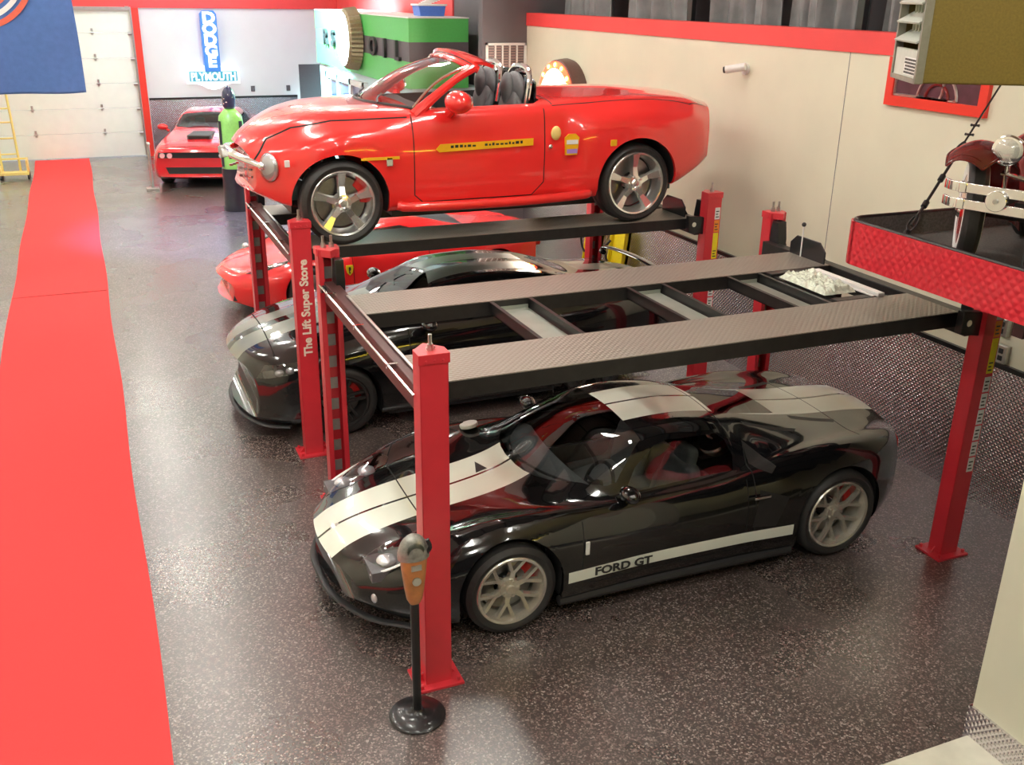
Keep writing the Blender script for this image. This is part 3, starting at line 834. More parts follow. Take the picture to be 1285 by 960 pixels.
def gt():
    g = empty('sports_car', (-.46, 1.19, 0), label='low black sports car with twin silver stripes parked under the empty lift', cat='car')
    T = dict(
        w=[(0, .60), (.1, .76), (.3, .88), (.7, .955), (1.09, .975), (1.6, .955), (2.2, .93), (2.9, .94), (3.4, .97), (3.8, .977), (4.2, .955), (4.5, .89), (4.64, .82)],
        zb=[(0, .25), (.3, .15), (.7, .12), (4.0, .14), (4.4, .22), (4.64, .32)],
        zm=[(0, .36), (.3, .42), (1.09, .50), (2, .44), (3, .48), (3.8, .55), (4.64, .62)],
        ysh=[(0, .48), (.3, .66), (.7, .75), (1.09, .80), (1.7, .83), (2.4, .84), (3.0, .84), (3.8, .82), (4.3, .77), (4.64, .70)],
        zsh=[(0, .43), (.12, .52), (.35, .63), (.7, .745), (1.09, .80), (1.5, .795), (2.0, .765), (2.6, .775), (3.0, .82), (3.4, .885), (3.8, .91), (4.2, .895), (4.5, .875), (4.64, .84)],
        yi=[(0, .36), (.4, .52), (1.1, .64), (1.6, .74), (2.0, .775), (2.9, .775), (3.2, .72), (3.8, .64), (4.64, .52)],
        zi=[(0, .445), (.12, .52), (.35, .60), (.7, .68), (1.09, .74), (1.5, .775), (2.0, .785), (2.6, .80), (3.0, .84), (3.4, .885), (3.8, .90), (4.3, .885), (4.64, .85)],
        yr=[(0, .25), (.6, .34), (1.2, .45), (1.6, .58), (1.9, .60), (2.25, .56), (2.8, .50), (3.2, .42), (3.8, .38), (4.64, .35)],
        zr=[(0, .45), (.12, .525), (.35, .60), (.7, .67), (1.2, .735), (1.5, .80), (1.75, .895), (2.0, .99), (2.25, 1.075), (2.5, 1.10), (2.8, 1.085), (3.1, 1.03), (3.5, .965), (3.9, .92), (4.3, .895), (4.64, .855)],
        zc=[(0, .455), (.12, .53), (.35, .60), (.64, .65), (1.09, .715), (1.35, .775), (1.5, .84), (1.75, .98), (2.05, 1.115), (2.3, 1.145), (2.6, 1.15), (2.9, 1.12), (3.2, 1.06), (3.7, .965), (4.2, .915), (4.5, .905), (4.64, .87)])
    s = Skin(T, 4.64, (.34, 1.1), (.30, .9), 5, .035)
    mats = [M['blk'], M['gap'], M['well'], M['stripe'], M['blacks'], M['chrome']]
    s.arch(1.09, .335, .375); s.arch(3.80, .365, .405)
    up = (5, 6, 7, 8, 20)
    # windows
    ws = [(1.46, -.10), (1.475, -.22), (1.51, -.34), (1.57, -.46), (1.66, -.57), (1.77, -.655), (1.88, -.70), (1.97, -.705), (2.24, -.545), (2.10, 0), (2.24, .545), (1.97, .705), (1.88, .70), (1.77, .655), (1.66, .57), (1.57, .46), (1.51, .34), (1.475, .22), (1.46, .10)]
    s.extract(s.cut([p for p in ws if p[1] != 0], 'z', 0, (5, 6, 7, 8), lambda c, f: c.z > .74), 'windshield', M['glass'], g)
    for sd in (-1, 1):
        s.extract(s.cut([(2.02, .797), (2.90, .825), (2.95, .90), (2.93, .99), (2.87, 1.035), (2.45, 1.065), (2.32, 1.045), (2.14, .94)], 'y', sd, (6, 7)), 'side_window', M['glass'], g)
    s.extract(s.cut([(3.02, -.30), (3.62, -.26), (3.62, .26), (3.02, .30)], 'z', 0, up), 'engine_cover_glass', M['glassd'], g)
    # door, clamshell and hood shut lines
    for sd in (-1, 1):
        s.seam([(1.62, .72), (1.60, .30), (1.72, .26), (2.85, .26), (2.95, .40), (2.96, .78)], 'y', sd, (2, 3, 4, 5), .008)
        s.seam([(3.02, .26), (3.02, .83), (3.10, .95)], 'y', sd, (2, 3, 4, 5, 6), .008)
        s.seam([(.66, .10), (.66, .58), (.78, .76), (1.05, .83), (1.30, .72)], 'z', 0 if 0 else sd, (5, 6, 7, 8), .010, test=lambda c, f: c.z > .5) if sd > 0 else s.seam([(.66, -.10), (.66, -.58), (.78, -.76), (1.05, -.83), (1.30, -.72)], 'z', sd, (5, 6, 7, 8), .010, test=lambda c, f: c.z > .5)
    s.seam([(.66, -.14), (.66, .14)], 'z', 0, up, .010, test=lambda c, f: c.z > .5)
    s.seam([(2.98, -.62), (2.98, .62)], 'z', 0, (6, 7, 8), .010, test=lambda c, f: c.z > .5)
    s.seam([(4.08, -.74), (4.08, .74)], 'z', 0, (5, 6, 7, 8), .008, test=lambda c, f: c.z > .5)
    # stripes run nose to tail
    topf = lambda c, f: f.normal.z > .1 or f[s.lay] == 20
    for sd in (-1, 1):
        s.paint([f for f in s.cut([(-.05, sd*.012), (4.70, sd*.012), (4.70, sd*.285), (-.05, sd*.285)], 'z', sd, up, lambda c, f: (f.normal.z > .02) and c.z > .42) if f.material_index == 0], 3)
    for sd in (-1, 1):
        s.paint(s.cut([(1.50, .30), (3.36, .30), (3.36, .385), (1.50, .385)], 'y', sd, (2, 3, 4), None), 3)
    # hood extractor mouths
    for sd in (-1, 1):
        if sd > 0: s.paint(s.cut([(1.20, sd*.03), (1.29, sd*.03), (1.25, sd*.19)], 'z', sd, (6, 7, 8)), 4)
    # rear haunch scoop, side intake and painted buttress shadows
    for sd in (-1, 1):
        s.paint(s.cut([(3.00, .42), (3.20, .40), (3.30, .62), (3.06, .70)], 'y', sd, (2, 3, 4)), 4)
        s.paint(s.cut([(3.05, .845), (3.17, .80), (3.22, .84), (3.10, .95)], 'y', sd, (4, 5, 6)), 4)
        s.paint(s.cut([(3.20, sd*.40), (3.66, sd*.50), (3.62, sd*.535), (3.22, sd*.44)], 'z', sd, (5, 6, 7)), 4)  # dark strips here and below paint the buttress shadows on the deck
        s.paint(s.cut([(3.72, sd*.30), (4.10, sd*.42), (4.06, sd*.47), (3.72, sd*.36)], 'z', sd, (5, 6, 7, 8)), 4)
    # headlamps: long lens pods on the fenders
    for sd in (-1, 1):
        F = s.cut([(.17, sd*.50), (.36, sd*.46), (.64, sd*.52), (.70, sd*.62), (.60, sd*.72), (.30, sd*.70)], 'z', sd, (3, 4, 5, 6), lambda c, f: c.z > .40 and f.normal.z > .1)
        o = s.extract(F, 'headlight', M['lens'], g, off=.004)
        b = nb()
        zt = lambda x: s.F['zsh'](x)-.05
        b.free()
        for x, y, r, z in ((.33, .60, .07, .545), (.52, .62, .07, .60)):
            b = nb(); sph(b, (x, sd*y, z), r, (1, 1, .55), 16); obj('headlight_bulb', b, M['lampw'], o)
        b = nb(); bx(b, .20, .68, sd*.47, sd*.71, .46, .53); obj('headlight_bucket', b, M['leather'], o)
        b = nb(); tube(b, [(.20, sd*.665, .50), (.32, sd*.715, .545), (.46, sd*.735, .60), (.60, sd*.735, .66)], .012, 6, 4, flat=.6); obj('chrome_trim', b, M['white'], o)
    # nose intakes
    for sd in (-1, 1):
        s.paint(s.cut([(sd*.08, .27), (sd*.50, .27), (sd*.46, .36), (sd*.08, .37)], 'x', sd, None, lambda c, f: c.x < .4 and f.normal.x < -.2), 4)
        b = nb(); sph(b, (.22, sd*.66, .33), .05, (.5, 1, 1), 16); obj('fog_light', b, M['lampw'], g)
    s.paint(s.cut(ellipse(.12, 0, .032, .022, 12), 'z', 0, (7, 8), lambda c, f: c.z > .42), 5)
    # tail
    s.paint(s.cut([(-.60, .56), (.60, .56), (.60, .76), (-.60, .76)], 'x', 0, None, lambda c, f: c.x > 4.3 and f.normal.x > .3), 4)
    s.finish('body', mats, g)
    b = nb(); bx(b, .5, 4.2, -.62, .62, .10, .16); bx(b, 1.5, 3.0, -.88, .88, .10, .17); obj('underbody', b, M['plastic'], g)
    for sd in (-1, 1):
        b = nb(); cyl(b, (4.58, sd*.50, .66), (4.66, sd*.50, .66), .085, seg=24); obj('taillight', b, M['redlens'], g)
        b = nb(); cyl(b, (4.45, sd*.09, .42), (4.72, sd*.09, .42), .06, seg=20, caps=True); obj('exhaust_pipe', b, M['chrome'], g)
        # rocker sill and splitter
        b = nb(); tube(b, [(1.45, sd*.915, .15), (2.3, sd*.90, .14), (3.38, sd*.93, .15)], .035, 8, 4); obj('side_sill', b, M['plastic'], g)
        b = nb(); bx(b, 1.62, 1.65, sd*.955, sd*.968, .50, .60); obj('side_marker', b, M['white'], g, bevel=.004)
        mirror(g, 1.98, sd*.80, .80, sd, M['blk'], .9)
        # a pillar and door frame edge
        b = nb(); bx(b, 2.98, 3.12, sd*.955, sd*.972, .655, .675); obj('door_handle', b, M['chrome'], g, bevel=.003)
    b = nb(); tube(b, [(.42, -.86, .17), (.18, -.66, .17), (.02, -.3, .17), (0, 0, .17), (.02, .3, .17), (.18, .66, .17), (.42, .86, .17)], .03, 8, 3, flat=.5); obj('front_splitter', b, M['plastic'], g)
    for sy in (-1, 1):
        b = nb(); tube(b, [(1.50+.0, sy*.08, .845), (1.60, sy*.35, .83), (1.78, sy*.60, .815)], .010, 6, 4); obj('wiper', b, M['plastic'], g)
    b = nb(); cyl(b, (1.41, .74, .782), (1.405, .745, .812), .075, seg=28); obj('fuel_cap', b, M['white'], g, bevel=.006)
    text('lettering', 'FORD GT', .085, M['ink'], g, (1.93, -.953, .342), (R(90), 0, 0), bold=.003, sx=1.25, label='black lettering on the silver side stripe')
    interior(g, 1.45, 3.0, .70, .16, ((2.42, -.36), (2.42, .36)), .19, M['leather'], (2.02, -.36, .66), (1.74, .70), .95, .82)
    for x, r, rr, w, z in ((1.09, .330, .252, .235, .330), (3.80, .362, .275, .315, .362)):
        wheel(g, x, -.955+w/2, z, -1, r, rr, w, 'y7', M['alloy'], M['redcal']); wheel(g, x, .955-w/2, z, 1, r, rr, w, 'y7', M['alloy'], M['redcal'])

def ssr():
    g = empty('roadster_pickup', (-.36, 4.63, 1.923), label='open red roadster pickup raised on the farther lift', cat='car')
    T = dict(
        w=[(0, .56), (.06, .68), (.25, .86), (.5, .955), (.78, .985), (1.1, .96), (1.35, .925), (1.8, .905), (2.6, .905), (2.93, .905), (3.12, .965), (3.32, .995), (3.73, 1.0), (4.1, .99), (4.5, .93), (4.75, .86), (4.86, .78)],
        zb=[(0, .44), (.2, .34), (.5, .29), (1.3, .25), (3.2, .27), (4.0, .31), (4.3, .35), (4.6, .44), (4.86, .55)],
        zm=[(0, .62), (.4, .72), (.78, .80), (1.6, .62), (2.8, .62), (3.3, .78), (3.73, .86), (4.2, .80), (4.86, .74)],
        ysh=[(0, .40), (.2, .58), (.5, .72), (.78, .78), (1.3, .80), (1.8, .82), (2.6, .83), (3.2, .84), (3.73, .85), (4.5, .78), (4.86, .66)],
        zsh=[(0, .78), (.06, .83), (.2, .90), (.45, 1.0), (.78, 1.055), (1.2, 1.075), (1.5, 1.09), (2.6, 1.10), (3.2, 1.12), (3.73, 1.13), (4.5, 1.10), (4.86, 1.02)],
        yi=[(0, .34), (.2, .50), (.5, .62), (.78, .67), (1.3, .72), (2.6, .76), (3.2, .76), (3.73, .75), (4.5, .70), (4.86, .58)],
        zi=[(0, .80), (.06, .86), (.2, .95), (.45, 1.06), (.78, 1.115), (1.2, 1.13), (1.5, 1.135), (2.6, 1.15), (3.2, 1.18), (3.73, 1.19), (4.5, 1.15), (4.86, 1.06)],
        yr=[(0, .24), (.5, .42), (1.3, .50), (4.86, .42)],
        zr=[(0, .815), (.06, .88), (.2, .98), (.45, 1.085), (.78, 1.14), (1.2, 1.155), (1.5, 1.155), (2.6, 1.17), (3.0, 1.215), (3.73, 1.225), (4.5, 1.18), (4.86, 1.09)],
        zc=[(0, .82), (.06, .89), (.2, .99), (.45, 1.095), (.78, 1.15), (1.2, 1.165), (1.5, 1.165), (2.6, 1.18), (3.0, 1.24), (3.73, 1.245), (4.5, 1.20), (4.86, 1.10)])
    s = Skin(T, 4.86, (.30, .9), (.34, .9), 5, .04)
    mats = [M['red'], M['gap'], M['well'], M['plastic'], M['chrome']]
    s.arch(.78, .37, .43); s.arch(3.73, .385, .45)
    # cockpit opening
    F = s.cut([(1.52, -.55), (1.72, -.71), (2.70, -.73), (2.80, -.62), (2.80, .62), (2.70, .73), (1.72, .71), (1.52, .55)], 'z', 0, (5, 6, 7, 8), lambda c, f: c.z > .8)
    rim = set(); FS = set(F)
    for f in F:
        for e in f.edges:
            if any(q not in FS for q in e.link_faces): rim.add(tuple(sorted((e.verts[0].index, e.verts[1].index))))
    bmesh.ops.delete(s.bm, geom=F, context='FACES')
    E = [e for e in s.bm.edges if e.is_boundary and all(v.co.z > 1.0 and 1.4 < v.co.x < 2.9 for v in e.verts)]
    q = bmesh.ops.extrude_edge_only(s.bm, edges=E)
    vs = [v for v in q['geom'] if isinstance(v, bmesh.types.BMVert)]
    for v in vs: v.co.z -= .16; v.co.y *= .96
    for f in q['geom']:
        if isinstance(f, bmesh.types.BMFace): f.material_index = 3
    top = (5, 6, 7, 8)
    for sd in (-1, 1):
        # door, hood and fender lines
        s.seam([(1.46, 1.10), (1.45, .40), (1.53, .33), (2.62, .33), (2.74, .45), (2.76, 1.12)], 'y', sd, (2, 3, 4, 5), .010)
        s.seam([(.10, .73), (.22, .90), (.42, 1.0), (.75, 1.065), (1.2, 1.075), (1.42, 1.08)], 'y', sd, (3, 4, 5, 6), .012)
        s.seam([(2.86, sd*.80), (3.2, sd*.80), (4.4, sd*.76), (4.66, sd*.62)], 'z', sd, (5, 6), .010, test=lambda c, f: c.z > 1)
        # grille slots beside the bar
        for z in (.53, .595, .66):
            s.paint(s.cut([(sd*.08, z), (sd*.42, z), (sd*.44, z+.04), (sd*.08, z+.04)], 'x', sd, None, lambda c, f: c.x < .35 and f.normal.x < -.1), 3)
        s.paint(s.cut([(sd*.0, .44), (sd*.50, .455), (sd*.52, .47), (sd*.0, .47)], 'x', sd, None, lambda c, f: c.x < .35 and f.normal.x < -.1), 3)
    s.seam([(2.86, -.78), (2.86, .78)], 'z', 0, top, .012, test=lambda c, f: c.z > 1)
    s.seam([(4.62, -.6), (4.62, .6)], 'z', 0, top, .012, test=lambda c, f: c.z > 1)
    s.paint(s.cut([(-.62, .80), (.62, .80), (.62, .95), (-.62, .95)], 'x', 0, None, lambda c, f: c.x > 4.6 and f.normal.x > .3 and 0), 3)
    s.finish('body', mats, g)
    b = nb(); bx(b, .4, 4.4, -.50, .50, .22, .34); bx(b, 1.25, 3.2, -.84, .84, .21, .30); obj('underbody', b, M['plastic'], g)
    # nose bar with centre badge, lamps
    b = nb(); tube(b, [(.17, -.70, .675), (.06, -.50, .71), (-.03, -.25, .735), (-.055, 0, .74), (-.03, .25, .735), (.06, .50, .71), (.17, .70, .675)], [.022, .034, .04, .045, .04, .034, .022], 12, 5)
    bar = obj('nose_bar', b, M['chrome'], g)
    b = nb(); prism(b, [(-.15, .705), (-.05, .705), (-.05, .685), (.05, .685), (.05, .705), (.15, .705), (.13, .765), (.05, .765), (.05, .785), (-.05, .785), (-.05, .765), (-.13, .765)], 'x', -.125, -.075)
    obj('nose_badge', b, M['silver'], bar, bevel=.005)
    for sd in (-1, 1):
        b = nb(); rot = Matrix.Rotation(R(-22)*-sd*-1, 4, 'Z')
        sph(b, (.205, sd*.690, .675), .100, (.38, .95, 1.2), 28, rot=Matrix.Rotation(sd*R(-38), 4, 'Z')); h = obj('headlight', b, M['lampw'], g)
        b = nb(); sph(b, (.195, sd*.695, .675), .107, (.42, .97, 1.22), 28, rot=Matrix.Rotation(sd*R(-38), 4, 'Z')); obj('headlight_lens', b, M['lens'], h)
        b = nb(); sph(b, (.135, sd*.68, .69), .04, (.8, 1, 1), 16); obj('headlight_bulb', b, M['chrome'], h)
        b = nb()
        for k in range(3):
            for z in (.55, .615): bx(b, .02+.035*k-.03, .05+.035*k-.03, sd*(.30+.055*k), sd*(.33+.055*k), z, z+.018)
        obj('grille_tooth', b, M['chrome'], g)
        b = nb(); bx(b, .30, .345, sd*.865, sd*.885, .70, .76); obj('side_marker', b, M['white'], g, bevel=.006)
        # chrome running tube under the doors
        b = nb(); tube(b, [(1.30, sd*.90, .31), (1.45, sd*.955, .30), (2.3, sd*.965, .29), (3.1, sd*.965, .31), (3.22, sd*.92, .33)], .045, 12, 5); obj('side_step', b, M['red'], g)
        # windscreen pillars
        mirror(g, 1.84, sd*.85, 1.12, sd, M['red'], 1.65)
        b = nb(); bx(b, 1.18, 1.24, sd*.955, sd*.975, .68, .76); obj('fender_badge', b, M['chrome'], g, bevel=.006)
        b = nb(); sph(b, (2.86, sd*.905, .90), .06, (.85, .45, 1.1), 24)
        obj('fuel_cap', b, M['yellowd'], g)
        b = nb(); cyl(b, (4.48, sd*.66, .86), (4.60, sd*.68, .86), .09, seg=24); obj('taillight', b, M['redlens'], g)
        b = nb(); sph(b, (2.80, sd*.925, .78), .022, (1, .4, 1), 12); obj('door_lock', b, M['chrome'], g)
        b = nb(); box(b, (3.43, sd*1.005, .80), (.07, .012, .06)); obj('marker_badge', b, M['decal_refl'], g, bevel=.01)
    # windshield frame and glass: base line to header line
    def wl(t, top):   # t in -1..1 across
        if top: return Vector((2.10-.0*t*t+.10*abs(t)**2.2-.06, t*.585, 1.555-.085*abs(t)**2.4))
        return Vector((1.20+.36*abs(t)**2, t*.76, 1.155-.02*t*t))
    b = nb()
    tube(b, [wl(t, True) for t in np.linspace(-1, 1, 17)], [.05]*17, 10, 0, flat=.55, up=(0, 0, 1)); 
    for sd in (-1, 1):
        A, B = wl(sd, False), wl(sd, True)
        tube(b, [A+Vector((-.06, 0, -.05)), A.lerp(B, .33)+Vector((0, sd*.015, .02)), A.lerp(B, .66)+Vector((0, sd*.01, .025)), B, B+Vector((.05, 0, -.01))], [.060, .045, .04, .045, .04], 10, 5, flat=.9)
    fr = obj('windshield_frame', b, M['red'], g)
    b = nb()
    grid_surface(b, lambda u, v: (wl(2*u-1, True)+Vector((.01, 0, .035))).lerp(wl(2*u-1, True)+Vector((.20, 0, -.0)), v)+Vector((0, 0, .012*math.sin(v*PI))), 16, 5, thick=.03)
    obj('header_panel', b, M['red'], fr)
    b = nb(); grid_surface(b, lambda u, v: wl(.97*(2*u-1), False).lerp(wl(.97*(2*u-1), True), v)+Vector((-.03*math.sin(v*PI), 0, .05*math.sin(v*PI))), 20, 12)
    obj('windshield', b, M['glassc'], g, angle=180)
    b = nb(); tube(b, [wl(t, False)+Vector((-.02, 0, .012)) for t in np.linspace(-.98, .98, 15)], .018, 8, 0); obj('cowl_seal', b, M['plastic'], g)
    for sy in (-.5, .15):
        b = nb(); tube(b, [(1.22, sy-.1, 1.19), (1.27, sy+.1, 1.21), (1.40, sy+.42, 1.22)], .009, 6, 4); obj('wiper', b, M['plastic'], g)
    # bright reveal moulding round the glass
    for sd in (-1, 1):
        b = nb(); tube(b, [wl(sd*.97, False).lerp(wl(sd*.97, True), v)+Vector((-.035-.03*math.sin(v*PI), 0, .015+.05*math.sin(v*PI))) for v in np.linspace(0, 1, 8)], .012, 8)
        obj('glass_moulding', b, M['chrome'], fr)
    # cabin
    interior(g, 1.50, 2.84, .74, .50, ((2.30, -.36), (2.30, .36)), .55, M['leather'], (1.98, -.36, 1.02), (1.66, 1.06), .86, 1.0)
    for sy in (-.36, .36):
        b = nb(); tube(b, [(2.66, sy-.27, 1.10), (2.70, sy-.26, 1.34), (2.72, sy-.15, 1.46), (2.72, sy+.15, 1.46), (2.70, sy+.26, 1.34), (2.66, sy+.27, 1.10)], .028, 10, 5, up=(1, 0, 0)); obj('roll_hoop', b, M['chrome'], g)
        b = nb(); sph(b, (2.66, sy, 1.26), .2, (.35, 1.05, .85), 20); obj('hoop_pad', b, M['leather'], g)
        b = nb(); sph(b, (2.58, sy, 1.27), .12, (.5, .85, 1.3), 20); obj('headrest', b, M['leather'], g)
    b = nb(); grid_surface(b, lambda u, v: (2.78, -.60+1.2*u, 1.16+.27*v*(1-.35*abs(2*u-1)**3)), 20, 6, thick=.01); obj('wind_deflector', b, M['glassd'], g, angle=180)
    # door strip: sign reflection laid on as amber colour; then a round sticker
    b = nb(); prism(b, ellipse(0, 0, 0, 0, 4)[:0] or [(1.66, .80), (1.69, .775), (2.62, .80), (2.62, .865), (1.70, .845)], 'y', -.921, -.914); obj('door_reflection', b, M['decal_refl'], g)
    random.seed(5)
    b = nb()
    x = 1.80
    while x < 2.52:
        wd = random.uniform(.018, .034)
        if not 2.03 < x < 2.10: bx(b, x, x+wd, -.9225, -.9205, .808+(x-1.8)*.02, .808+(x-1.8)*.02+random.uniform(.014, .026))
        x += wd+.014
    obj('reflected_lettering', b, M['ink'], g, smooth=False)
    b = nb(); prism(b, [(2.94, .70), (3.06, .70), (3.08, .86), (3.04, .895), (2.97, .895), (2.93, .86)], 'y', -.965, -.945); st = obj('side_sticker', b, M['decal_refl'], g)
    b = nb(); bx(b, 2.945, 3.065, -.969, -.960, .80, .84); obj('sticker_band', b, M['white'], st); b = nb(); bx(b, 2.95, 3.06, -.969, -.960, .715, .755); obj('sticker_foot', b, mat('lilac_vinyl', (.45, .25, .75), .4, noise=.05), st)
    b = nb(); bx(b, .95, 1.30, -.975, -.968, .74, .765); obj('fender_reflection', b, M['decal_refl'], g)  # sign's reflection on the fender, drawn as a flat amber strip
    for x, r, rr, w, z in ((.78, .37, .288, .255, .37), (3.73, .385, .305, .295, .385)):
        wheel(g, x, -.965+w/2, z, -1, r, rr, w, 'five', M['chromew'], M['redcal'] if x < 1 else None); wheel(g, x, .965-w/2, z, 1, r, rr, w, 'five', M['chromew'])

def mustang():
    g = empty('muscle_car', (-.57, 4.74, 0), label='black muscle car with grey stripes and black wheels under the farther lift', cat='car')
    T = dict(
        w=[(0, .72), (.08, .84), (.3, .91), (.93, .955), (1.6, .94), (2.6, .935), (3.65, .96), (4.3, .93), (4.6, .88), (4.78, .80)],
        zb=[(0, .20), (.3, .15), (3.9, .18), (4.4, .26), (4.78, .36)],
        zm=[(0, .48), (.5, .55), (.93, .60), (2.6, .55), (3.65, .62), (4.78, .72)],
        ysh=[(0, .62), (.3, .74), (.93, .80), (1.6, .83), (3.65, .84), (4.5, .80), (4.78, .74)],
        zsh=[(0, .66), (.08, .74), (.4, .86), (.93, .95), (1.5, .99), (2.5, 1.0), (3.3, 1.04), (3.8, 1.07), (4.5, 1.06), (4.78, .98)],
        yi=[(0, .50), (.4, .62), (.93, .70), (1.6, .76), (2.0, .79), (3.0, .79), (3.6, .74), (4.1, .70), (4.78, .62)],
        zi=[(0, .70), (.08, .78), (.4, .89), (.93, .98), (1.5, 1.03), (2.0, 1.03), (3.0, 1.06), (3.8, 1.10), (4.5, 1.08), (4.78, 1.0)],
        yr=[(0, .36), (1.3, .52), (1.7, .66), (2.2, .62), (3.0, .58), (3.6, .56), (4.1, .55), (4.78, .45)],
        zr=[(0, .71), (.08, .79), (.4, .90), (.93, 1.0), (1.5, 1.07), (1.85, 1.18), (2.25, 1.32), (2.7, 1.345), (3.2, 1.30), (3.7, 1.18), (4.1, 1.12), (4.5, 1.10), (4.78, 1.02)],
        zc=[(0, .715), (.08, .80), (.4, .92), (.93, 1.03), (1.45, 1.10), (1.7, 1.17), (2.1, 1.34), (2.5, 1.385), (2.9, 1.37), (3.3, 1.31), (3.8, 1.17), (4.1, 1.13), (4.6, 1.12), (4.78, 1.03)])
    s = Skin(T, 4.78, (.28, .9), (.22, .8), 5, .045)
    mats = [M['blk'], M['gap'], M['well'], M['stripeg'], M['plastic'], M['plastic']]
    s.arch(.93, .345, .39); s.arch(3.65, .345, .39)
    s.extract(s.cut([(1.50, -.30), (1.68, -.64), (1.82, -.69), (2.20, -.56), (2.14, -.3), (2.14, .3), (2.20, .56), (1.82, .69), (1.68, .64), (1.50, .30)], 'z', 0, (6, 7, 8)), 'windshield', M['glassd'], g)
    s.extract(s.cut([(3.20, -.52), (3.86, -.58), (3.90, 0), (3.86, .58), (3.20, .52)], 'z', 0, (7, 8)), 'rear_window', M['glassd'], g)
    for sd in (-1, 1):
        s.extract(s.cut([(1.96, 1.05), (3.20, 1.09), (3.10, 1.20), (2.9, 1.265), (2.35, 1.28), (2.15, 1.20)], 'y', sd, (6,)), 'side_window', M['glassd'], g)
        s.seam([(1.62, .98), (1.60, .30), (2.82, .30), (2.92, .55), (2.92, 1.03)], 'y', sd, (2, 3, 4, 5), .008)
        F = s.cut([(.16, .62), (.62, .72), (.60, .80), (.24, .74)], 'y', sd, (3, 4, 5))
        o = s.extract(F, 'headlight', M['lens'], g, off=.003)
        for k in range(3):
            b = nb(); sph(b, (.36+.10*k, sd*(.80+.02*k), .68+.015*k), .045, (1, .7, .8), 14); obj('headlight_bulb', b, M['lampw'], o)
        b = nb(); bx(b, .34, .64, sd*.60, sd*.80, .6, .76); obj('headlight_bucket', b, M['plastic'], o)
        mirror(g, 1.78, sd*.90, 1.0, sd, M['blk'], 1.05)
        b = nb(); bx(b, 4.66, 4.74, sd*.42, sd*.72, .80, .95); obj('taillight', b, M['redlens'], g, bevel=.01)
    s.seam([(.34, -.70), (.34, .70)], 'z', 0, (5, 6, 7, 8), .012, test=lambda c, f: c.z > .6)
    for sd in (-1, 1):
        s.paint([f for f in s.cut([(0, sd*.07), (4.8, sd*.07), (4.8, sd*.36), (0, sd*.36)], 'z', sd, (6, 7, 8, 20), lambda c, f: f.normal.z > .15 and c.z > .6) if f.material_index == 0], 3)
    s.paint(s.cut([(-.58, .50), (.58, .50), (.60, .66), (-.60, .66)], 'x', 0, None, lambda c, f: c.x < .35 and f.normal.x < -.1), 4)
    s.paint(s.cut([(-.62, .24), (.62, .24), (.58, .36), (-.58, .36)], 'x', 0, None, lambda c, f: c.x < .35 and f.normal.x < -.1), 4)
    # hood vent
    s.paint(s.cut([(.95, -.22), (1.2, -.25), (1.2, .25), (.95, .22)], 'z', 0, (7, 8), lambda c, f: c.z > .8), 4)
    s.finish('body', mats, g)
    b = nb(); bx(b, .4, 4.4, -.58, .58, .12, .2); bx(b, 1.4, 3.2, -.86, .86, .13, .2); obj('underbody', b, M['plastic'], g)
    b = nb()
    tube(b, [(4.60, -.80, 1.10), (4.62, -.74, 1.20), (4.66, 0, 1.23), (4.62, .74, 1.20), (4.60, .80, 1.10)], .05, 10, 4, flat=.35); obj('rear_spoiler', b, M['blk'], g)
    b = nb(); tube(b, [(.42, -.88, .15), (.20, -.74, .15), (.03, -.3, .15), (.03, .3, .15), (.20, .74, .15), (.42, .88, .15)], .035, 8, 3, flat=.4); obj('front_splitter', b, M['plastic'], g)
    interior(g, 1.6, 3.4, .74, .2, ((2.45, -.38), (2.45, .38)), .28, M['leather'], (2.05, -.38, .9), (1.85, .9), 1, 1)
    for x in (.93, 3.65):
        wheel(g, x, -.935+.13, .345, -1, .345, .25, .26, 'ten', M['blacks'], M['redcal']); wheel(g, x, .935-.13, .345, 1, .345, .25, .26, 'ten', M['blacks'], M['redcal'])

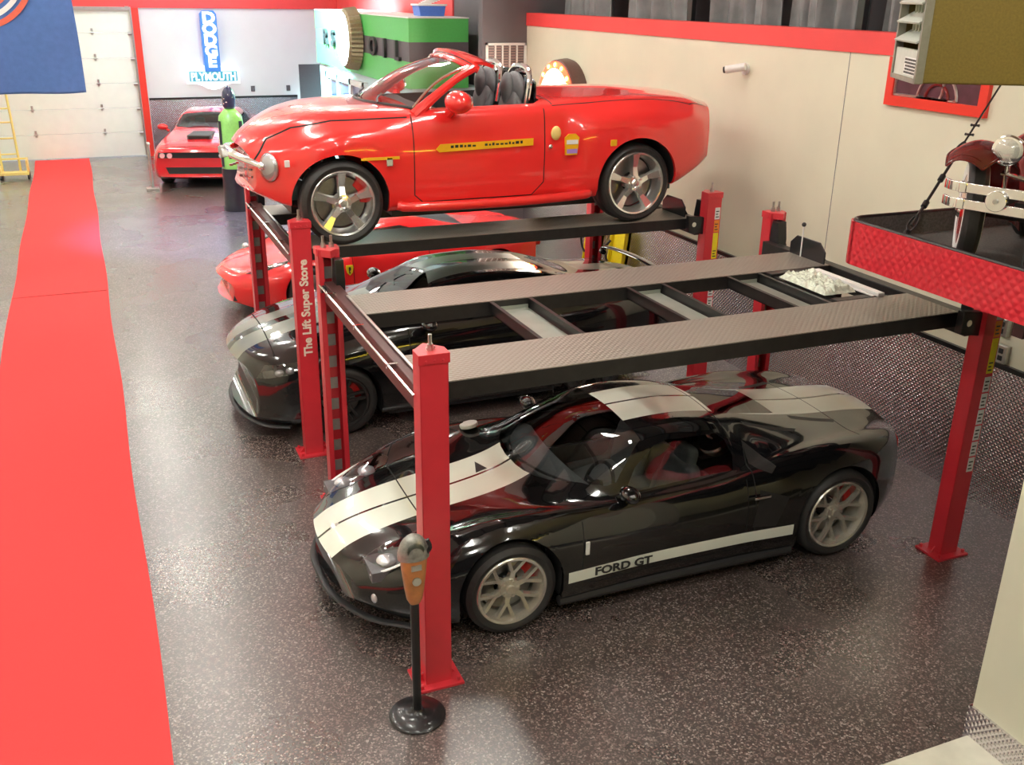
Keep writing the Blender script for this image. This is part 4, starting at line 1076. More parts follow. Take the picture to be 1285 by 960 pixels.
def ferrari():
    g = empty('sports_coupe', (-.22, 8.55, 0), label='low scarlet sports coupe with a yellow fender shield behind the farther lift', cat='car')
    T = dict(
        w=[(0, .60), (.08, .74), (.3, .88), (.7, .95), (1.12, .965), (1.8, .93), (2.6, .94), (3.3, .97), (3.7, .975), (4.2, .94), (4.5, .86)],
        zb=[(0, .22), (.3, .14), (3.9, .15), (4.3, .24), (4.5, .32)],
        zm=[(0, .40), (.5, .45), (1.12, .52), (2.4, .46), (3.7, .58), (4.5, .66)],
        ysh=[(0, .46), (.3, .66), (.7, .76), (1.12, .80), (2.2, .84), (3.0, .85), (3.7, .84), (4.5, .76)],
        zsh=[(0, .48), (.1, .55), (.4, .66), (.8, .76), (1.12, .80), (1.7, .80), (2.4, .80), (3.0, .87), (3.6, .93), (4.2, .91), (4.5, .86)],
        yi=[(0, .34), (.4, .50), (1.12, .62), (1.6, .74), (2.0, .78), (2.8, .76), (3.3, .66), (4.5, .54)],
        zi=[(0, .49), (.1, .56), (.4, .63), (.8, .70), (1.2, .76), (1.6, .80), (2.0, .82), (2.8, .86), (3.4, .90), (4.2, .88), (4.5, .86)],
        yr=[(0, .24), (1.1, .44), (1.6, .60), (2.0, .58), (2.6, .52), (3.2, .46), (4.5, .40)],
        zr=[(0, .50), (.1, .57), (.4, .63), (.8, .69), (1.25, .77), (1.6, .92), (2.0, 1.09), (2.4, 1.145), (2.8, 1.10), (3.3, .99), (3.8, .92), (4.5, .87)],
        zc=[(0, .50), (.1, .57), (.4, .63), (.8, .69), (1.2, .77), (1.5, .90), (1.9, 1.12), (2.3, 1.19), (2.7, 1.16), (3.2, 1.03), (3.8, .93), (4.5, .88)])
    s = Skin(T, 4.5, (.36, 1.1), (.22, .8), 5, .045)
    mats = [M['redf'], M['gap'], M['well'], M['plastic'], M['chrome']]
    s.arch(1.12, .335, .375); s.arch(3.7, .35, .39)
    s.extract(s.cut([(1.28, -.25), (1.48, -.58), (1.60, -.68), (2.05, -.52), (1.98, 0), (2.05, .52), (1.60, .68), (1.48, .58), (1.28, .25)], 'z', 0, (6, 7, 8)), 'windshield', M['glassd'], g)
    s.extract(s.cut([(2.72, -.40), (3.4, -.36), (3.4, .36), (2.72, .40)], 'z', 0, (7, 8)), 'rear_window', M['glassd'], g)
    for sd in (-1, 1):
        s.extract(s.cut([(1.74, .84), (2.80, .89), (2.70, 1.0), (2.4, 1.09), (2.05, 1.07), (1.90, .97)], 'y', sd, (6,)), 'side_window', M['glassd'], g)
        s.seam([(1.66, .78), (1.66, .28), (2.66, .28), (2.74, .55), (2.72, .84)], 'y', sd, (2, 3, 4, 5), .008)
        o = s.extract(s.cut([(.30, sd*.60), (.62, sd*.60), (.90, sd*.74), (.80, sd*.80), (.45, sd*.74)], 'z', sd, (4, 5, 6), lambda c, f: c.z > .5), 'headlight', M['lens'], g, off=.004)
        for x, y in ((.50, .67), (.68, .72)):
            b = nb(); sph(b, (x, sd*y, .60+x*.12-.0), .05, seg=14); obj('headlight_bulb', b, M['lampw'], o)
        s.paint(s.cut([(sd*.16, .24), (sd*.62, .24), (sd*.58, .38), (sd*.20, .36)], 'x', sd, None, lambda c, f: c.x < .45 and f.normal.x < -.1), 3)
        mirror(g, 1.72, sd*.84, .83, sd, M['redf'], 1.0)
        b = nb(); cyl(b, (4.40, sd*.56, .72), (4.50, sd*.56, .72), .08, seg=20); obj('taillight', b, M['redlens'], g)
        # scuderia-like shield: yellow shield with a small black mark
        b = nb(); pts = [(-.045, .06), (.045, .06), (.05, .03), (.035, -.04), (0, -.075), (-.035, -.04), (-.05, .03)]
        prism(b, [(1.60+p[0], .62+p[1]) for p in pts], 'y', sd*.938, sd*.955); sh = obj('fender_shield', b, M['yellow'], g)
        b = nb(); prism(b, [(1.585, .655), (1.61, .66), (1.618, .63), (1.60, .60), (1.612, .575), (1.592, .57), (1.588, .61)], 'y', sd*.950, sd*.958); obj('shield_mark', b, M['ink'], sh)
    s.finish('body', mats, g)
    b = nb(); bx(b, .4, 4.2, -.58, .58, .11, .18); bx(b, 1.5, 3.2, -.86, .86, .12, .19); obj('underbody', b, M['plastic'], g)
    interior(g, 1.5, 2.9, .70, .16, ((2.3, -.36), (2.3, .36)), .2, M['leather'], (1.98, -.36, .7), (1.7, .72), 1, .85)
    for x in (1.12, 3.7):
        wheel(g, x, -.945+.13, .34, -1, .34, .245, .26, 'five', M['silver'], M['yellow']); wheel(g, x, .945-.13, .34, 1, .34, .245, .26, 'five', M['silver'], M['yellow'])

def challenger():
    g = empty('muscle_coupe', (.50, 17.55, 0), R(74), 'bright red muscle coupe with a dark hood scoop facing out below the lit sign', 'car')
    T = dict(
        w=[(0, .84), (.1, .90), (.4, .95), (1.0, .96), (2.0, .95), (3.95, .965), (4.6, .93), (5.0, .86)],
        zb=[(0, .26), (.2, .20), (4.3, .22), (5.0, .38)],
        zm=[(0, .56), (.5, .62), (3.9, .68), (5.0, .74)],
        ysh=[(0, .78), (.4, .82), (1.0, .84), (4.0, .85), (5.0, .78)],
        zsh=[(0, .74), (.08, .80), (.5, .90), (1.2, .96), (2.0, 1.0), (3.2, 1.04), (4.0, 1.08), (4.7, 1.06), (5.0, .98)],
        yi=[(0, .66), (.4, .72), (1.6, .78), (3.2, .79), (4.0, .72), (5.0, .66)],
        zi=[(0, .78), (.08, .85), (.5, .93), (1.5, 1.02), (3.2, 1.07), (4.7, 1.09), (5.0, 1.0)],
        yr=[(0, .48), (1.5, .56), (1.9, .68), (2.4, .62), (3.4, .58), (4.2, .56), (5.0, .5)],
        zr=[(0, .79), (.08, .86), (.5, .95), (1.5, 1.06), (1.9, 1.18), (2.4, 1.37), (3.0, 1.40), (3.6, 1.30), (4.2, 1.15), (5.0, 1.02)],
        zc=[(0, .79), (.08, .87), (.5, .97), (1.5, 1.09), (1.8, 1.17), (2.3, 1.40), (2.8, 1.45), (3.3, 1.41), (4.0, 1.18), (4.6, 1.13), (5.0, 1.03)])
    s = Skin(T, 5.0, (.10, .6), (.15, .8), 5, .06)
    mats = [M['redc'], M['gap'], M['well'], M['plastic'], M['panel']]
    s.arch(.97, .36, .40); s.arch(3.92, .36, .40)
    s.extract(s.cut([(1.60, -.35), (1.72, -.66), (1.86, -.71), (2.34, -.56), (2.28, 0), (2.34, .56), (1.86, .71), (1.72, .66), (1.60, .35)], 'z', 0, (6, 7, 8)), 'windshield', M['glassd'], g)
    s.extract(s.cut([(3.45, -.5), (4.0, -.52), (4.0, .52), (3.45, .5)], 'z', 0, (7, 8)), 'rear_window', M['glassd'], g)
    for sd in (-1, 1):
        s.extract(s.cut([(2.02, 1.06), (3.35, 1.10), (3.2, 1.25), (2.9, 1.32), (2.45, 1.31), (2.2, 1.22)], 'y', sd, (6,)), 'side_window', M['glassd'], g)
        s.seam([(1.7, .98), (1.68, .30), (3.05, .30), (3.10, 1.03)], 'y', sd, (2, 3, 4, 5), .01)
        mirror(g, 1.95, sd*.92, 1.02, sd, M['redc'], 1.15)
        b = nb(); bx(b, 4.93, 4.99, sd*.2, sd*.78, .84, .96); obj('taillight', b, M['redlens'], g)
    s.paint(s.cut([(-.80, .655), (.80, .655), (.78, .775), (-.78, .775)], 'x', 0, None, lambda c, f: c.x < .4 and f.normal.x < -.1), 3)
    s.paint(s.cut([(-.60, .32), (.60, .32), (.66, .46), (-.66, .46)], 'x', 0, None, lambda c, f: c.x < .4 and f.normal.x < -.1), 3)
    s.seam([(.14, -.72), (.14, .72)], 'z', 0, (5, 6, 7, 8), .014, test=lambda c, f: c.z > .7)
    s.finish('body', mats, g)
    b = nb(); prism(b, [(.62, -.26), (1.35, -.24), (1.35, .24), (.62, .26)], 'z', .96, 1.07); o = obj('hood_scoop', b, M['panel'], g, bevel=.02)
    b = nb(); bx(b, .60, .63, -.22, .22, .99, 1.05); obj('scoop_mouth', b, M['ink'], o)
    for sd in (-1, 1):
        for y in (.70, .54):
            b = nb(); cyl(b, (.04 if y < .6 else .07, sd*y, .715), (-.0 if y < .6 else .03, sd*y, .715), .055, seg=20); h = obj('headlight', b, M['lampw'], g)
    b = nb(); bx(b, .4, 4.6, -.6, .6, .16, .24); obj('underbody', b, M['plastic'], g)
    interior(g, 1.8, 3.6, .74, .22, ((2.7, -.38), (2.7, .38)), .34, M['leather'], (2.3, -.38, .95), (2.05, .95))
    for x in (.97, 3.92):
        wheel(g, x, -.945+.13, .36, -1, .36, .265, .26, 'five', M['blacks']); wheel(g, x, .945-.13, .36, 1, .36, .265, .26, 'five', M['blacks'])

def cars():
    gt(); ssr(); mustang(); ferrari(); challenger()
# ---------------------------------------------------------------- everything else
def parking_meter():
    g = empty('parking_meter', (-.215, -.31, 0), label='old orange parking meter on a black pole and round base', cat='parking meter')
    b = nb(); lathe(b, [(.168, 0), (.170, .012), (.160, .022), (.10, .032), (.045, .044), (.034, .06), (.0, .06)], 48); obj('base', b, M['black'], g, angle=50)
    b = nb(); cyl(b, (0, 0, .03), (0, 0, .82), .026, seg=20); obj('pole', b, M['black'], g)
    b = nb(); n = 20
    secs = [(.80, .030, .026), (.83, .045, .036), (.90, .056, .044), (1.0, .068, .05), (1.07, .074, .054), (1.10, .078, .056)]
    rings = []
    for z, a, c in secs:
        e = lambda t: math.copysign(abs(t)**.7, t)
        rings.append([b.verts.new((a*e(math.cos(2*PI*k/n)), c*e(math.sin(2*PI*k/n)), z)) for k in range(n)])
    for i in range(len(rings)-1):
        for k in range(n): b.faces.new((rings[i][k], rings[i][(k+1) % n], rings[i+1][(k+1) % n], rings[i+1][k]))
    b.faces.new(rings[0][::-1]); b.faces.new(rings[-1])
    h = obj('meter_body', b, M['orange'], g)
    b = nb(); cyl(b, (0, -.052, .97), (0, -.060, .97), .026, seg=20); bx(b, -.03, .03, -.058, -.052, 1.04, 1.075); obj('coin_plate', b, M['silver'], h)
    b = nb(); sph(b, (0, 0, 1.105), .095, (.98, .66, 1.5), 28)
    bmesh.ops.bisect_plane(b, geom=b.verts[:]+b.edges[:]+b.faces[:], plane_co=(0, 0, 1.10), plane_no=(0, 0, -1), clear_outer=True)
    d = obj('meter_dome', b, mat('worn_grey_casting', (.34, .34, .31), .35, .5, noise=.3, nscale=30), g)
    b = nb(); prism(b, ellipse(0, 1.165, .05, .042, 20), 'y', -.052, -.044); obj('dial_window', b, M['glassc'], d)
    b = nb(); prism(b, ellipse(0, 1.16, .043, .036, 20), 'y', -.046, -.042); obj('dial', b, M['white'], d)
    b = nb(); tube(b, [(.07, -.02, 1.12), (.085, -.045, 1.17), (.07, -.04, 1.22)], .012, 8, 4); obj('crank_handle', b, M['plastic'], d)

def display_deck():
    zb, zt, zf = 2.30, 2.60, 2.45
    g = empty('display_deck', (3.25, .54, 0), label='hanging display deck edged in red tread plate above the rear of the empty lift', cat='platform')
    g.location = (0, 0, 0)
    r = .14; x0, y1 = 3.25, .54
    path = [(x0, -5.0)] + [(x0, -1.0)] + [(x0+r-r*math.cos(a), y1-r+r*math.sin(a)) for a in [PI/2*k/8 for k in range(9)]] + [(5.08, y1)]
    def wallstrip(off0, off1, za, zc):
        bb = nb(); P = []
        n = len(path)
        for i, p in enumerate(path):
            a = Vector(path[max(i-1, 0)]); c = Vector(path[min(i+1, n-1)]); d = (c-a).normalized(); nn = Vector((-d.y, d.x))
            P.append((Vector(p)-nn*off0, Vector(p)-nn*off1))
        for i in range(n-1):
            v = [[bb.verts.new((q.x, q.y, z)) for z in (za, zc)] for q in (P[i][0], P[i+1][0], P[i+1][1], P[i][1])]
            for k in range(4):
                u, w = v[k], v[(k+1) % 4]
                bb.faces.new((u[0], w[0], w[1], u[1]))
            bb.faces.new([q[1] for q in v]); bb.faces.new([q[0] for q in v][::-1])
        bmesh.ops.remove_doubles(bb, verts=bb.verts[:], dist=1e-5)
        return bb
    obj('deck_edge', wallstrip(-.001, .012, zb, zt), M['plate_red'], g, angle=60)
    obj('inner_rim', wallstrip(.0122, .035, zf, zt-.001), M['carpetg'], g, angle=60)
    b = nb(); poly = path+[(5.08, -.34), (6.9, -.34), (6.9, -5.0)]
    prism(b, poly, 'z', zb+.005, zf); obj('deck_floor', b, M['carpetg'], g, smooth=False)
    b = nb(); tube(b, [(p[0]+.02, p[1]-.02 if i > 2 else p[1], zt+.004) for i, p in enumerate(path)], .014, 8); obj('edge_moulding', b, M['black'], g)
    for y in (-4.2, -2.6, -1.0):
        b = nb(); bx(b, 3.3, 5.08, y-.04, y+.04, zb-.10, zb+.004); obj('support_beam', b, M['black'], g, smooth=False)
    b = nb(); bx(b, 3.61, 3.69, .29, .36, zf, zf+.015); tube(b, [(3.63, .325, zf+.01), (3.63, .325, zf+.07), (3.67, .325, zf+.07), (3.67, .325, zf+.01)], .012, 8, 4); obj('lifting_eye', b, M['black'], g)
    # cable with turnbuckle
    A = Vector((3.65, .325, 2.515)); B = Vector((5.1, .905, 3.715))
    c = empty('suspension_cable', tuple(A), label='black steel suspension cable with turnbuckle running up from the red edged deck', cat='cable'); c.location = (0, 0, 0)
    L = lambda t: A.lerp(B, t)
    b = nb(); cyl(b, L(.42), B, .0075, seg=8); obj('wire_rope', b, M['black'], c)
    b = nb()
    for t0, t1, r0 in ((.035, .13, .012), (.13, .155, .022), (.155, .265, .011), (.265, .29, .022), (.29, .385, .011)): cyl(b, L(t0), L(t1), r0, seg=10)
    obj('turnbuckle', b, M['black'], c)
    d = (B-A).normalized(); s = d.cross(Vector((0, 0, 1))).normalized()
    for t0, w in ((.0, .026), (.38, .024)):
        p = L(t0); q = L(t0+.09); b = nb()
        tube(b, [p, p.lerp(q, .3)+s*w, p.lerp(q, .7)+s*w, q, p.lerp(q, .7)-s*w, p.lerp(q, .3)-s*w, p], .008, 8, 5)
        obj('shackle', b, M['black'], c)
    for t in (.51, .56):
        b = nb(); p = L(t); cyl(b, p-s*.028, p+s*.028, .006, seg=8); box(b, p, (.022, .022, .016)); cyl(b, p+s*.02, p+s*.032, .010, seg=6); cyl(b, p-s*.032, p-s*.02, .010, seg=6); obj('cable_clamp', b, M['black'], c)
    b = nb(); box(b, (5.09, .905, 3.715), (.02, .10, .10)); sph(b, (5.07, .90, 3.705), .02); obj('wall_anchor', b, M['black'], c)

def vintage_car():
    g = empty('vintage_car', (3.59+.62*.375, -.24-.62*.927, 2.45), R(22), 'vintage maroon car with chrome twin bar bumper standing on the red edged deck', 'car')
    T = .62
    for sy in (1, -1):
        for x in (0, 1.16):
            b = nb(); r, rr, w = .34, .215, .12; h = w/2
            lathe(b, [(rr, -h*.8), (rr+.02, -h*.95), (r-.05, -h), (r-.02, -h*.85), (r, -h*.5), (r+.002, 0), (r, h*.5), (r-.02, h*.85), (r-.05, h), (rr+.02, h*.95), (rr, h*.8)], 48, 'Y', closed=True)
            t = obj('wheel', b, M['rubber'], g); t.location = (x, sy*T, r); st = R(25) if x == 0 else 0
            t.rotation_euler = (0, 0, st)
            b = nb()
            for s2 in (-1, 1): lathe(b, [(rr+.005, s2*h*.93), (rr+.02, s2*h*1.01), (r-.055, s2*h*1.05), (r-.05, s2*h*.99)], 48, 'Y', closed=True)
            obj('whitewall', b, M['white'], t)
            b = nb()
            for s2 in (-1, 1): lathe(b, [(.0, s2*.07), (.05, s2*.07), (.06, s2*.03), (rr-.03, s2*.02), (rr-.01, s2*h*.8), (rr+.006, s2*h*.9)], 40, 'Y')
            obj('rim', b, M['redf'], t)
            b = nb()
            for s2 in (-1, 1): sph(b, (0, s2*.065, 0), .055, (1, .5, 1), 16)
            obj('hub_cap', b, M['chrome'], t)
        # sweeping front fender with a beaded edge
        def fend(u, v, sy=sy):
            a = R(128-80*u/.62) if u < .62 else R(48)
            rad = .44
            if u <= .62: cx, cz = rad*math.cos(a), .34+rad*math.sin(a)
            else:
                k = (u-.62)/.38; a0 = R(48); cx = rad*math.cos(a0)+.22*k; cz = .34+rad*math.sin(a0)-(.44)*k**.8
            q = 2*v-1; wd = .155*(1-.25*max(0, .12-u)/.12)
            crown = -.075*abs(q)**2.2
            if u <= .62: return (cx+crown*math.cos(a), sy*T+q*wd, cz+crown*math.sin(a))
            return (cx, sy*T+q*wd, cz+crown)
        b = nb(); grid_surface(b, fend, 40, 12, thick=.006); f = obj('fender', b, M['maroon'], g, angle=60)
        b = nb()
        for v in (.02, .98): tube(b, [fend(u, v) for u in np.linspace(0, .62, 22)], .009, 6)
        tube(b, [fend(0, v) for v in np.linspace(.02, .98, 8)], .009, 6)
        tube(b, [Vector(fend(.02+.10*math.sin(w_*PI)*0+.02, v)) for w_, v in zip(np.linspace(0, 1, 8), np.linspace(.15, .85, 8))], .005, 6)
        obj('fender_bead', b, M['maroon'], f)
        # rear fender
        b = nb(); grid_surface(b, lambda u, v, sy=sy: (1.16+.40*math.cos(PI*(1-u)), sy*T+(2*v-1)*.15, .34+.44*math.sin(PI*(1-u))-.06*abs(2*v-1)**2.2), 24, 8, thick=.006); obj('fender', b, M['maroon'], g, angle=60)
        b = nb(); bx(b, .52, .80, sy*T-.13, sy*T+.13, .30, .335); obj('running_board', b, M['plastic'], g, bevel=.005)
        # headlamp on a bar
        y = sy*.43
        b = nb(); lathe(b, [(.02, .12), (.05, .10), (.078, .04), (.088, -.02), (.094, -.03), (.094, -.045), (.08, -.05)], 32, 'X', c=(-.06, y, .745)); hl = obj('headlight', b, M['chrome'], g)
        b = nb(); lathe(b, [(0, -.072), (.04, -.068), (.082, -.045)], 32, 'X', c=(-.06, y, .745)); obj('headlight_lens', b, M['lens'], hl)
        b = nb(); lathe(b, [(0, -.0), (.06, -.02), (.08, -.04)], 32, 'X', c=(-.06, y, .745)); sph(b, (-.09, y, .745), .02, seg=12); obj('reflector', b, M['lampw'], hl)
        b = nb(); cyl(b, (-.04, y, .46), (-.04, y, .66), .016, seg=12); obj('lamp_post', b, M['chrome'], g)
    b = nb(); tube(b, [(-.04, -.46, .60), (-.06, 0, .54), (-.04, .46, .60)], .016, 8, 5); obj('lamp_bar', b, M['chrome'], g)
    # bumper: two flat bars with clamps
    for z in (.535, .435):
        b = nb(); pts = [(-.27, -.70, z), (-.34, -.60, z), (-.37, -.3, z), (-.375, 0, z), (-.37, .3, z), (-.34, .60, z), (-.27, .70, z)]
        P = catmull(pts, 6)
        for p, q in zip(P[:-1], P[1:]):
            d = (q-p); c = (p+q)/2
            box(b, c, (.014, d.length*1.12, .058), Matrix.Rotation(math.atan2(-d.x, d.y), 4, 'Z'))
        obj('bumper_bar', b, M['chrome'], g, bevel=.003)
    for y in (.34, -.34):
        b = nb(); cyl(b, (-.375, y, .485), (-.400, y, .485), .062, seg=28); c = obj('bumper_clamp', b, M['chrome'], g, bevel=.003)
        b = nb(); cyl(b, (-.400, y, .485), (-.412, y, .485), .014, seg=12); obj('bolt', b, M['silver'], c)
        b = nb(); bx(b, -.37, -.05, y-.02, y+.02, .45, .50); obj('bumper_arm', b, M['plastic'], g)
    for y in (.56, -.56):
        b = nb(); box(b, (-.345, y, .535), (.035, .05, .068)); box(b, (-.345, y, .435), (.035, .05, .068)); obj('bumper_end_clamp', b, M['chrome'], g, bevel=.006)
    b = nb(); cyl(b, (0, -.56, .34), (0, .56, .34), .03, seg=12); bx(b, -.1, 1.5, -.33, -.27, .36, .44); bx(b, -.1, 1.5, .27, .33, .36, .44); obj('chassis', b, M['plastic'], g)
    # radiator shell, hood, cabin
    b = nb(); pr = [(-.24, .46), (.24, .46), (.27, .85), (.22, .98), (.10, 1.04), (-.10, 1.04), (-.22, .98), (-.27, .85)]
    prism(b, pr, 'x', .06, .14); rs = obj('radiator_shell', b, M['chrome'], g, bevel=.01)
    b = nb()
    for k in range(15): bx(b, .045, .06, -.20+k*.0285-.004, -.20+k*.0285+.004, .49, .93)
    obj('grille', b, M['plastic'], rs, smooth=False)
    b = nb(); grid_surface(b, lambda u, v: (.14+.50*u, (.25+.13*u)*math.cos(PI*v)*(1), .62+(.40+.04*u)*math.sin(PI*v)**.7), 6, 24, thick=.006); bx(b, .14, .64, -.26, .26, .44, .64); obj('hood', b, M['redc'], g)
    b = nb()
    prism(b, [(.62, .40), (1.48, .42), (1.50, 1.0), (1.42, 1.42), (1.3, 1.5), (.90, 1.48), (.76, 1.06), (.62, 1.05)], 'y', -.44, .44); obj('cabin', b, M['maroon'], g, bevel=.03)
    for sy in (-1, 1):
        b = nb(); prism(b, [(.92, 1.08), (1.32, 1.08), (1.28, 1.38), (1.00, 1.38)], 'y', sy*.44, sy*.448); obj('side_window', b, M['glassd'], g, smooth=False)
    b = nb(); prism(b, [(-.40, 0), (.40, 0), (.38, .38), (-.38, .38)], 'x', 0, .01, mtx=Matrix.Translation((.755, 0, 1.09)) @ Matrix.Rotation(R(18), 4, 'Y')); obj('windshield', b, M['glassd'], g, smooth=False)
    # small black item with a hanging lead by the bumper
    b = nb(); tube(b, [(-.30, .10, .40), (-.36, .12, .28), (-.40, .12, .10), (-.42, .05, .02), (-.38, -.1, .012)], .008, 6, 5); obj('trickle_lead', b, M['plastic'], g)

def heater():
    g = empty('unit_heater', (2.30, -.94, 3.65), R(-29.4), 'tan ceiling hung unit heater with pale louvres near the gallery', 'heater')
    W, Ld, H = .50, 1.0, .74
    b = nb(); bx(b, .012, Ld, 0, .012, 0, H); bx(b, .012, Ld, W-.012, W, 0, H); bx(b, .012, Ld, 0, W, 0, .012); bx(b, .012, Ld, 0, W, H-.012, H); bx(b, Ld-.012, Ld, 0, W, 0, H)
    obj('heater_case', b, M['heater'], g, smooth=False, bevel=.003)
    b = nb(); bx(b, -.02, .02, -.006, .024, 0, H); bx(b, -.02, .02, W-.024, W+.006, 0, H); bx(b, -.02, .02, 0, W, H-.03, H+.004); bx(b, -.02, .02, 0, W, -.004, .02); obj('louvre_frame', b, mat('grey_heater_trim', (.26, .25, .20), .4, .3, noise=.1), g, smooth=False)
    b = nb(); bx(b, -.012, .012, .024, W-.024, .02, .155); lp = obj('lower_panel', b, M['heaterw'], g, smooth=False)
    b = nb(); bx(b, -.016, -.012, .03, .26, .03, .115); lb = obj('rating_label', b, M['white'], lp, smooth=False)
    b = nb(); random.seed(11)
    for k in range(5):
        y = .042
        while y < .24:
            w = random.uniform(.008, .03); bx(b, -.0175, -.0155, y, min(y+w, .25), .036+k*.016, .046+k*.016); y += w+.008
    obj('label_print', b, M['ink'], lb, smooth=False)
    for k in range(6):
        b = nb(); z = .215+.092*k
        prism(b, [(-.035, z-.020), (-.03, z-.028), (.055, z+.022), (.048, z+.030)], 'y', .026, W-.026); obj('louvre', b, M['heaterw'], g, smooth=False)
    for k in range(6):
        b = nb(); y = .10+.06*k; bx(b, .035, .085, y-.006, y+.006, .19, H-.03); obj('vane', b, mat('pale_vane', (.55, .56, .42), .4, noise=.05), g, smooth=False)
    for x in (.15, .85):
        b = nb(); cyl(b, (x, W/2, H), (x, W/2, 6.2-3.65), .009, seg=8); obj('hanging_rod', b, M['silver'], g)

def flag():
    g = empty('hanging_flag', (0, 0, 0), label='large blue flag with a white and orange ring hanging over the red carpet', cat='flag')
    y0 = 10.0
    def f(u, v):
        x = -3.55+1.93*u+.03*math.sin(v*3)+(.06*v*(u-.5))
        z = 4.75-(1.98+.13*math.sin(u*2.6-.6)-.10*u*u)*v-.03*math.sin(u*7)*v
        return (x+(.10 if u > .9 else .10)*v*u*.6, y0+.05*math.sin(u*11+v*2)+.03*math.sin(v*6+u*3), z)
    b = nb(); grid_surface(b, f, 70, 60, thick=.004); cl = obj('flag_cloth', b, M['flag'], g, angle=180)
    for r0, r1, m in ((.60, .66, 'flagw'), (.70, .77, 'flagr'), (.50, .55, 'flagr'), (.20, .44, 'flagw')):
        b = nb(); cx, cz = -2.72, 4.28; n = 72
        def ring(u, v, r0=r0, r1=r1):
            a = 2*PI*u; r = r0+(r1-r0)*v; x = cx+r*math.cos(a); z = min(4.74, cz+r*math.sin(a))
            uu = (x+3.55)/1.93; vv = (4.75-z)/1.98
            return (x, y0+.05*math.sin(uu*11+vv*2)+.03*math.sin(vv*6+uu*3)-.016, z)
        grid_surface(b, ring, n, 3); obj('printed_ring', b, M[m], cl, angle=180)
    b = nb(); cyl(b, (-3.65, y0, 4.76), (-1.5, y0, 4.76), .018, seg=12); obj('flag_rod', b, M['silver'], g)
    b = nb()
    for x in (-3.5, -1.7): cyl(b, (x, y0, 4.76), (x, y0, 6.2), .004, seg=6)
    obj('hanging_cord', b, M['white'], g)

def booth():
    g = empty('bar_booth', (0, 0, 0), label='booth with green and dark grey banded fascia and a white window', cat='booth')
    X0, X1, Y0, Y1 = 3.62, 4.98, 12.0, 19.3
    b = nb(); bx(b, X0+.06, X1, Y0+.06, Y1, 0, 2.5); obj('booth_wall', b, mat('pale_blue_booth_wall', (.62, .78, .86), .5, noise=.03), g, smooth=False)
    X1 = 4.69
    for z0, z1, m in ((3.26, 3.64, 'green'), (2.94, 3.26, 'panel'), (2.50, 2.94, 'green')):
        b = nb(); bx(b, X0, X1, Y0, Y1, z0, z1); obj('fascia_band', b, M[m], g, smooth=False)
    b = nb(); bx(b, X0-.01, X1+.01, Y0-.01, Y1, 3.64, 3.66); obj('fascia_trim', b, M['white'], g, smooth=False)
    # window with three panes on the long side
    b = nb(); y0, y1, z0, z1 = 15.0, 18.4, .95, 2.36
    for a0, a1, c0, c1 in ((y0, y1, z1-.12, z1), (y0, y1, z0, z0+.12)): bx(b, X0-.03, X0+.06, a0, a1, c0, c1)
    for k in range(4):
        y = y0+(y1-y0-.14)*k/3; bx(b, X0-.03, X0+.06, y, y+.14, z0, z1)
    w = obj('booth_window', b, M['white'], g, smooth=False)
    b = nb(); bx(b, X0+.02, X0+.03, y0+.05, y1-.05, z0+.05, z1-.05); obj('window_pane', b, mat('slate_blue_glass', (.10, .12, .26), .08, coat=1, noise=.05), w, smooth=False)
    for ys, s in (((18.15, 17.45), 'RS'), ((14.2, 13.4, 12.6), 'OIL')):
        for y, ch in zip(ys, s):
            text('fascia_letter', ch, .46, M['ink'], g, (X0-.03, y, 3.08), (R(90), 0, R(-90)), ext=.025, bold=.01, sx=1.3)
    # round lit cap sign mounted on the fascia
    c = empty('bottle_cap_sign', (3.60, 15.5, 3.17), label='glowing white scalloped cap sign mounted on the green banded booth', cat='sign')
    b = nb(); n = 42; pr = []
    A, B, C = [], [], []
    for k in range(n*2):
        a = 2*PI*k/(n*2); r = .58+(.022 if k % 2 else -.012)
        A.append(b.verts.new((0, r*math.cos(a), r*math.sin(a)))); B.append(b.verts.new((-.22, (r-.03)*math.cos(a), (r-.03)*math.sin(a)))); C.append(b.verts.new((-.27, .50*math.cos(a), .50*math.sin(a))))
    m = n*2
    for k in range(m):
        b.faces.new((A[k], A[(k+1) % m], B[(k+1) % m], B[k])); b.faces.new((B[k], B[(k+1) % m], C[(k+1) % m], C[k]))
    b.faces.new(A); b.faces.new(C)
    obj('cap_shell', b, mat('bronze_cap_shell', (.35, .28, .18), .35, .5, noise=.1), c)
    b = nb(); lathe(b, [(0, -.30), (.3, -.295), (.50, -.272), (.50, -.26)], 40, 'X'); obj('sign_face', b, M['signcap'], c)
    t = empty('storage_bin', (4.28, 12.9, 3.66), label='blue plastic storage bin with white lid on top of the green booth', cat='bin')
    b = nb(); prism(b, [(-.22, 0), (.22, 0), (.25, .17), (-.25, .17)], 'y', -.2, .2); obj('bin_body', b, M['blue'], t, bevel=.01)
    b = nb(); bx(b, -.27, .27, -.22, .22, .17, .20); obj('bin_lid', b, M['white'], t, bevel=.008)
    b = nb(); 
    for k in range(5): box(b, (-.1+.05*k, .02*k-.04, .215+.018*k), (.22, .16, .016), R(12*k-20))
    o = obj('paper_stack', b, M['white'], None, smooth=False, loc=(4.30, 12.9, 3.654)); tag(o, 'loose white papers piled on the blue storage bin', 'papers')

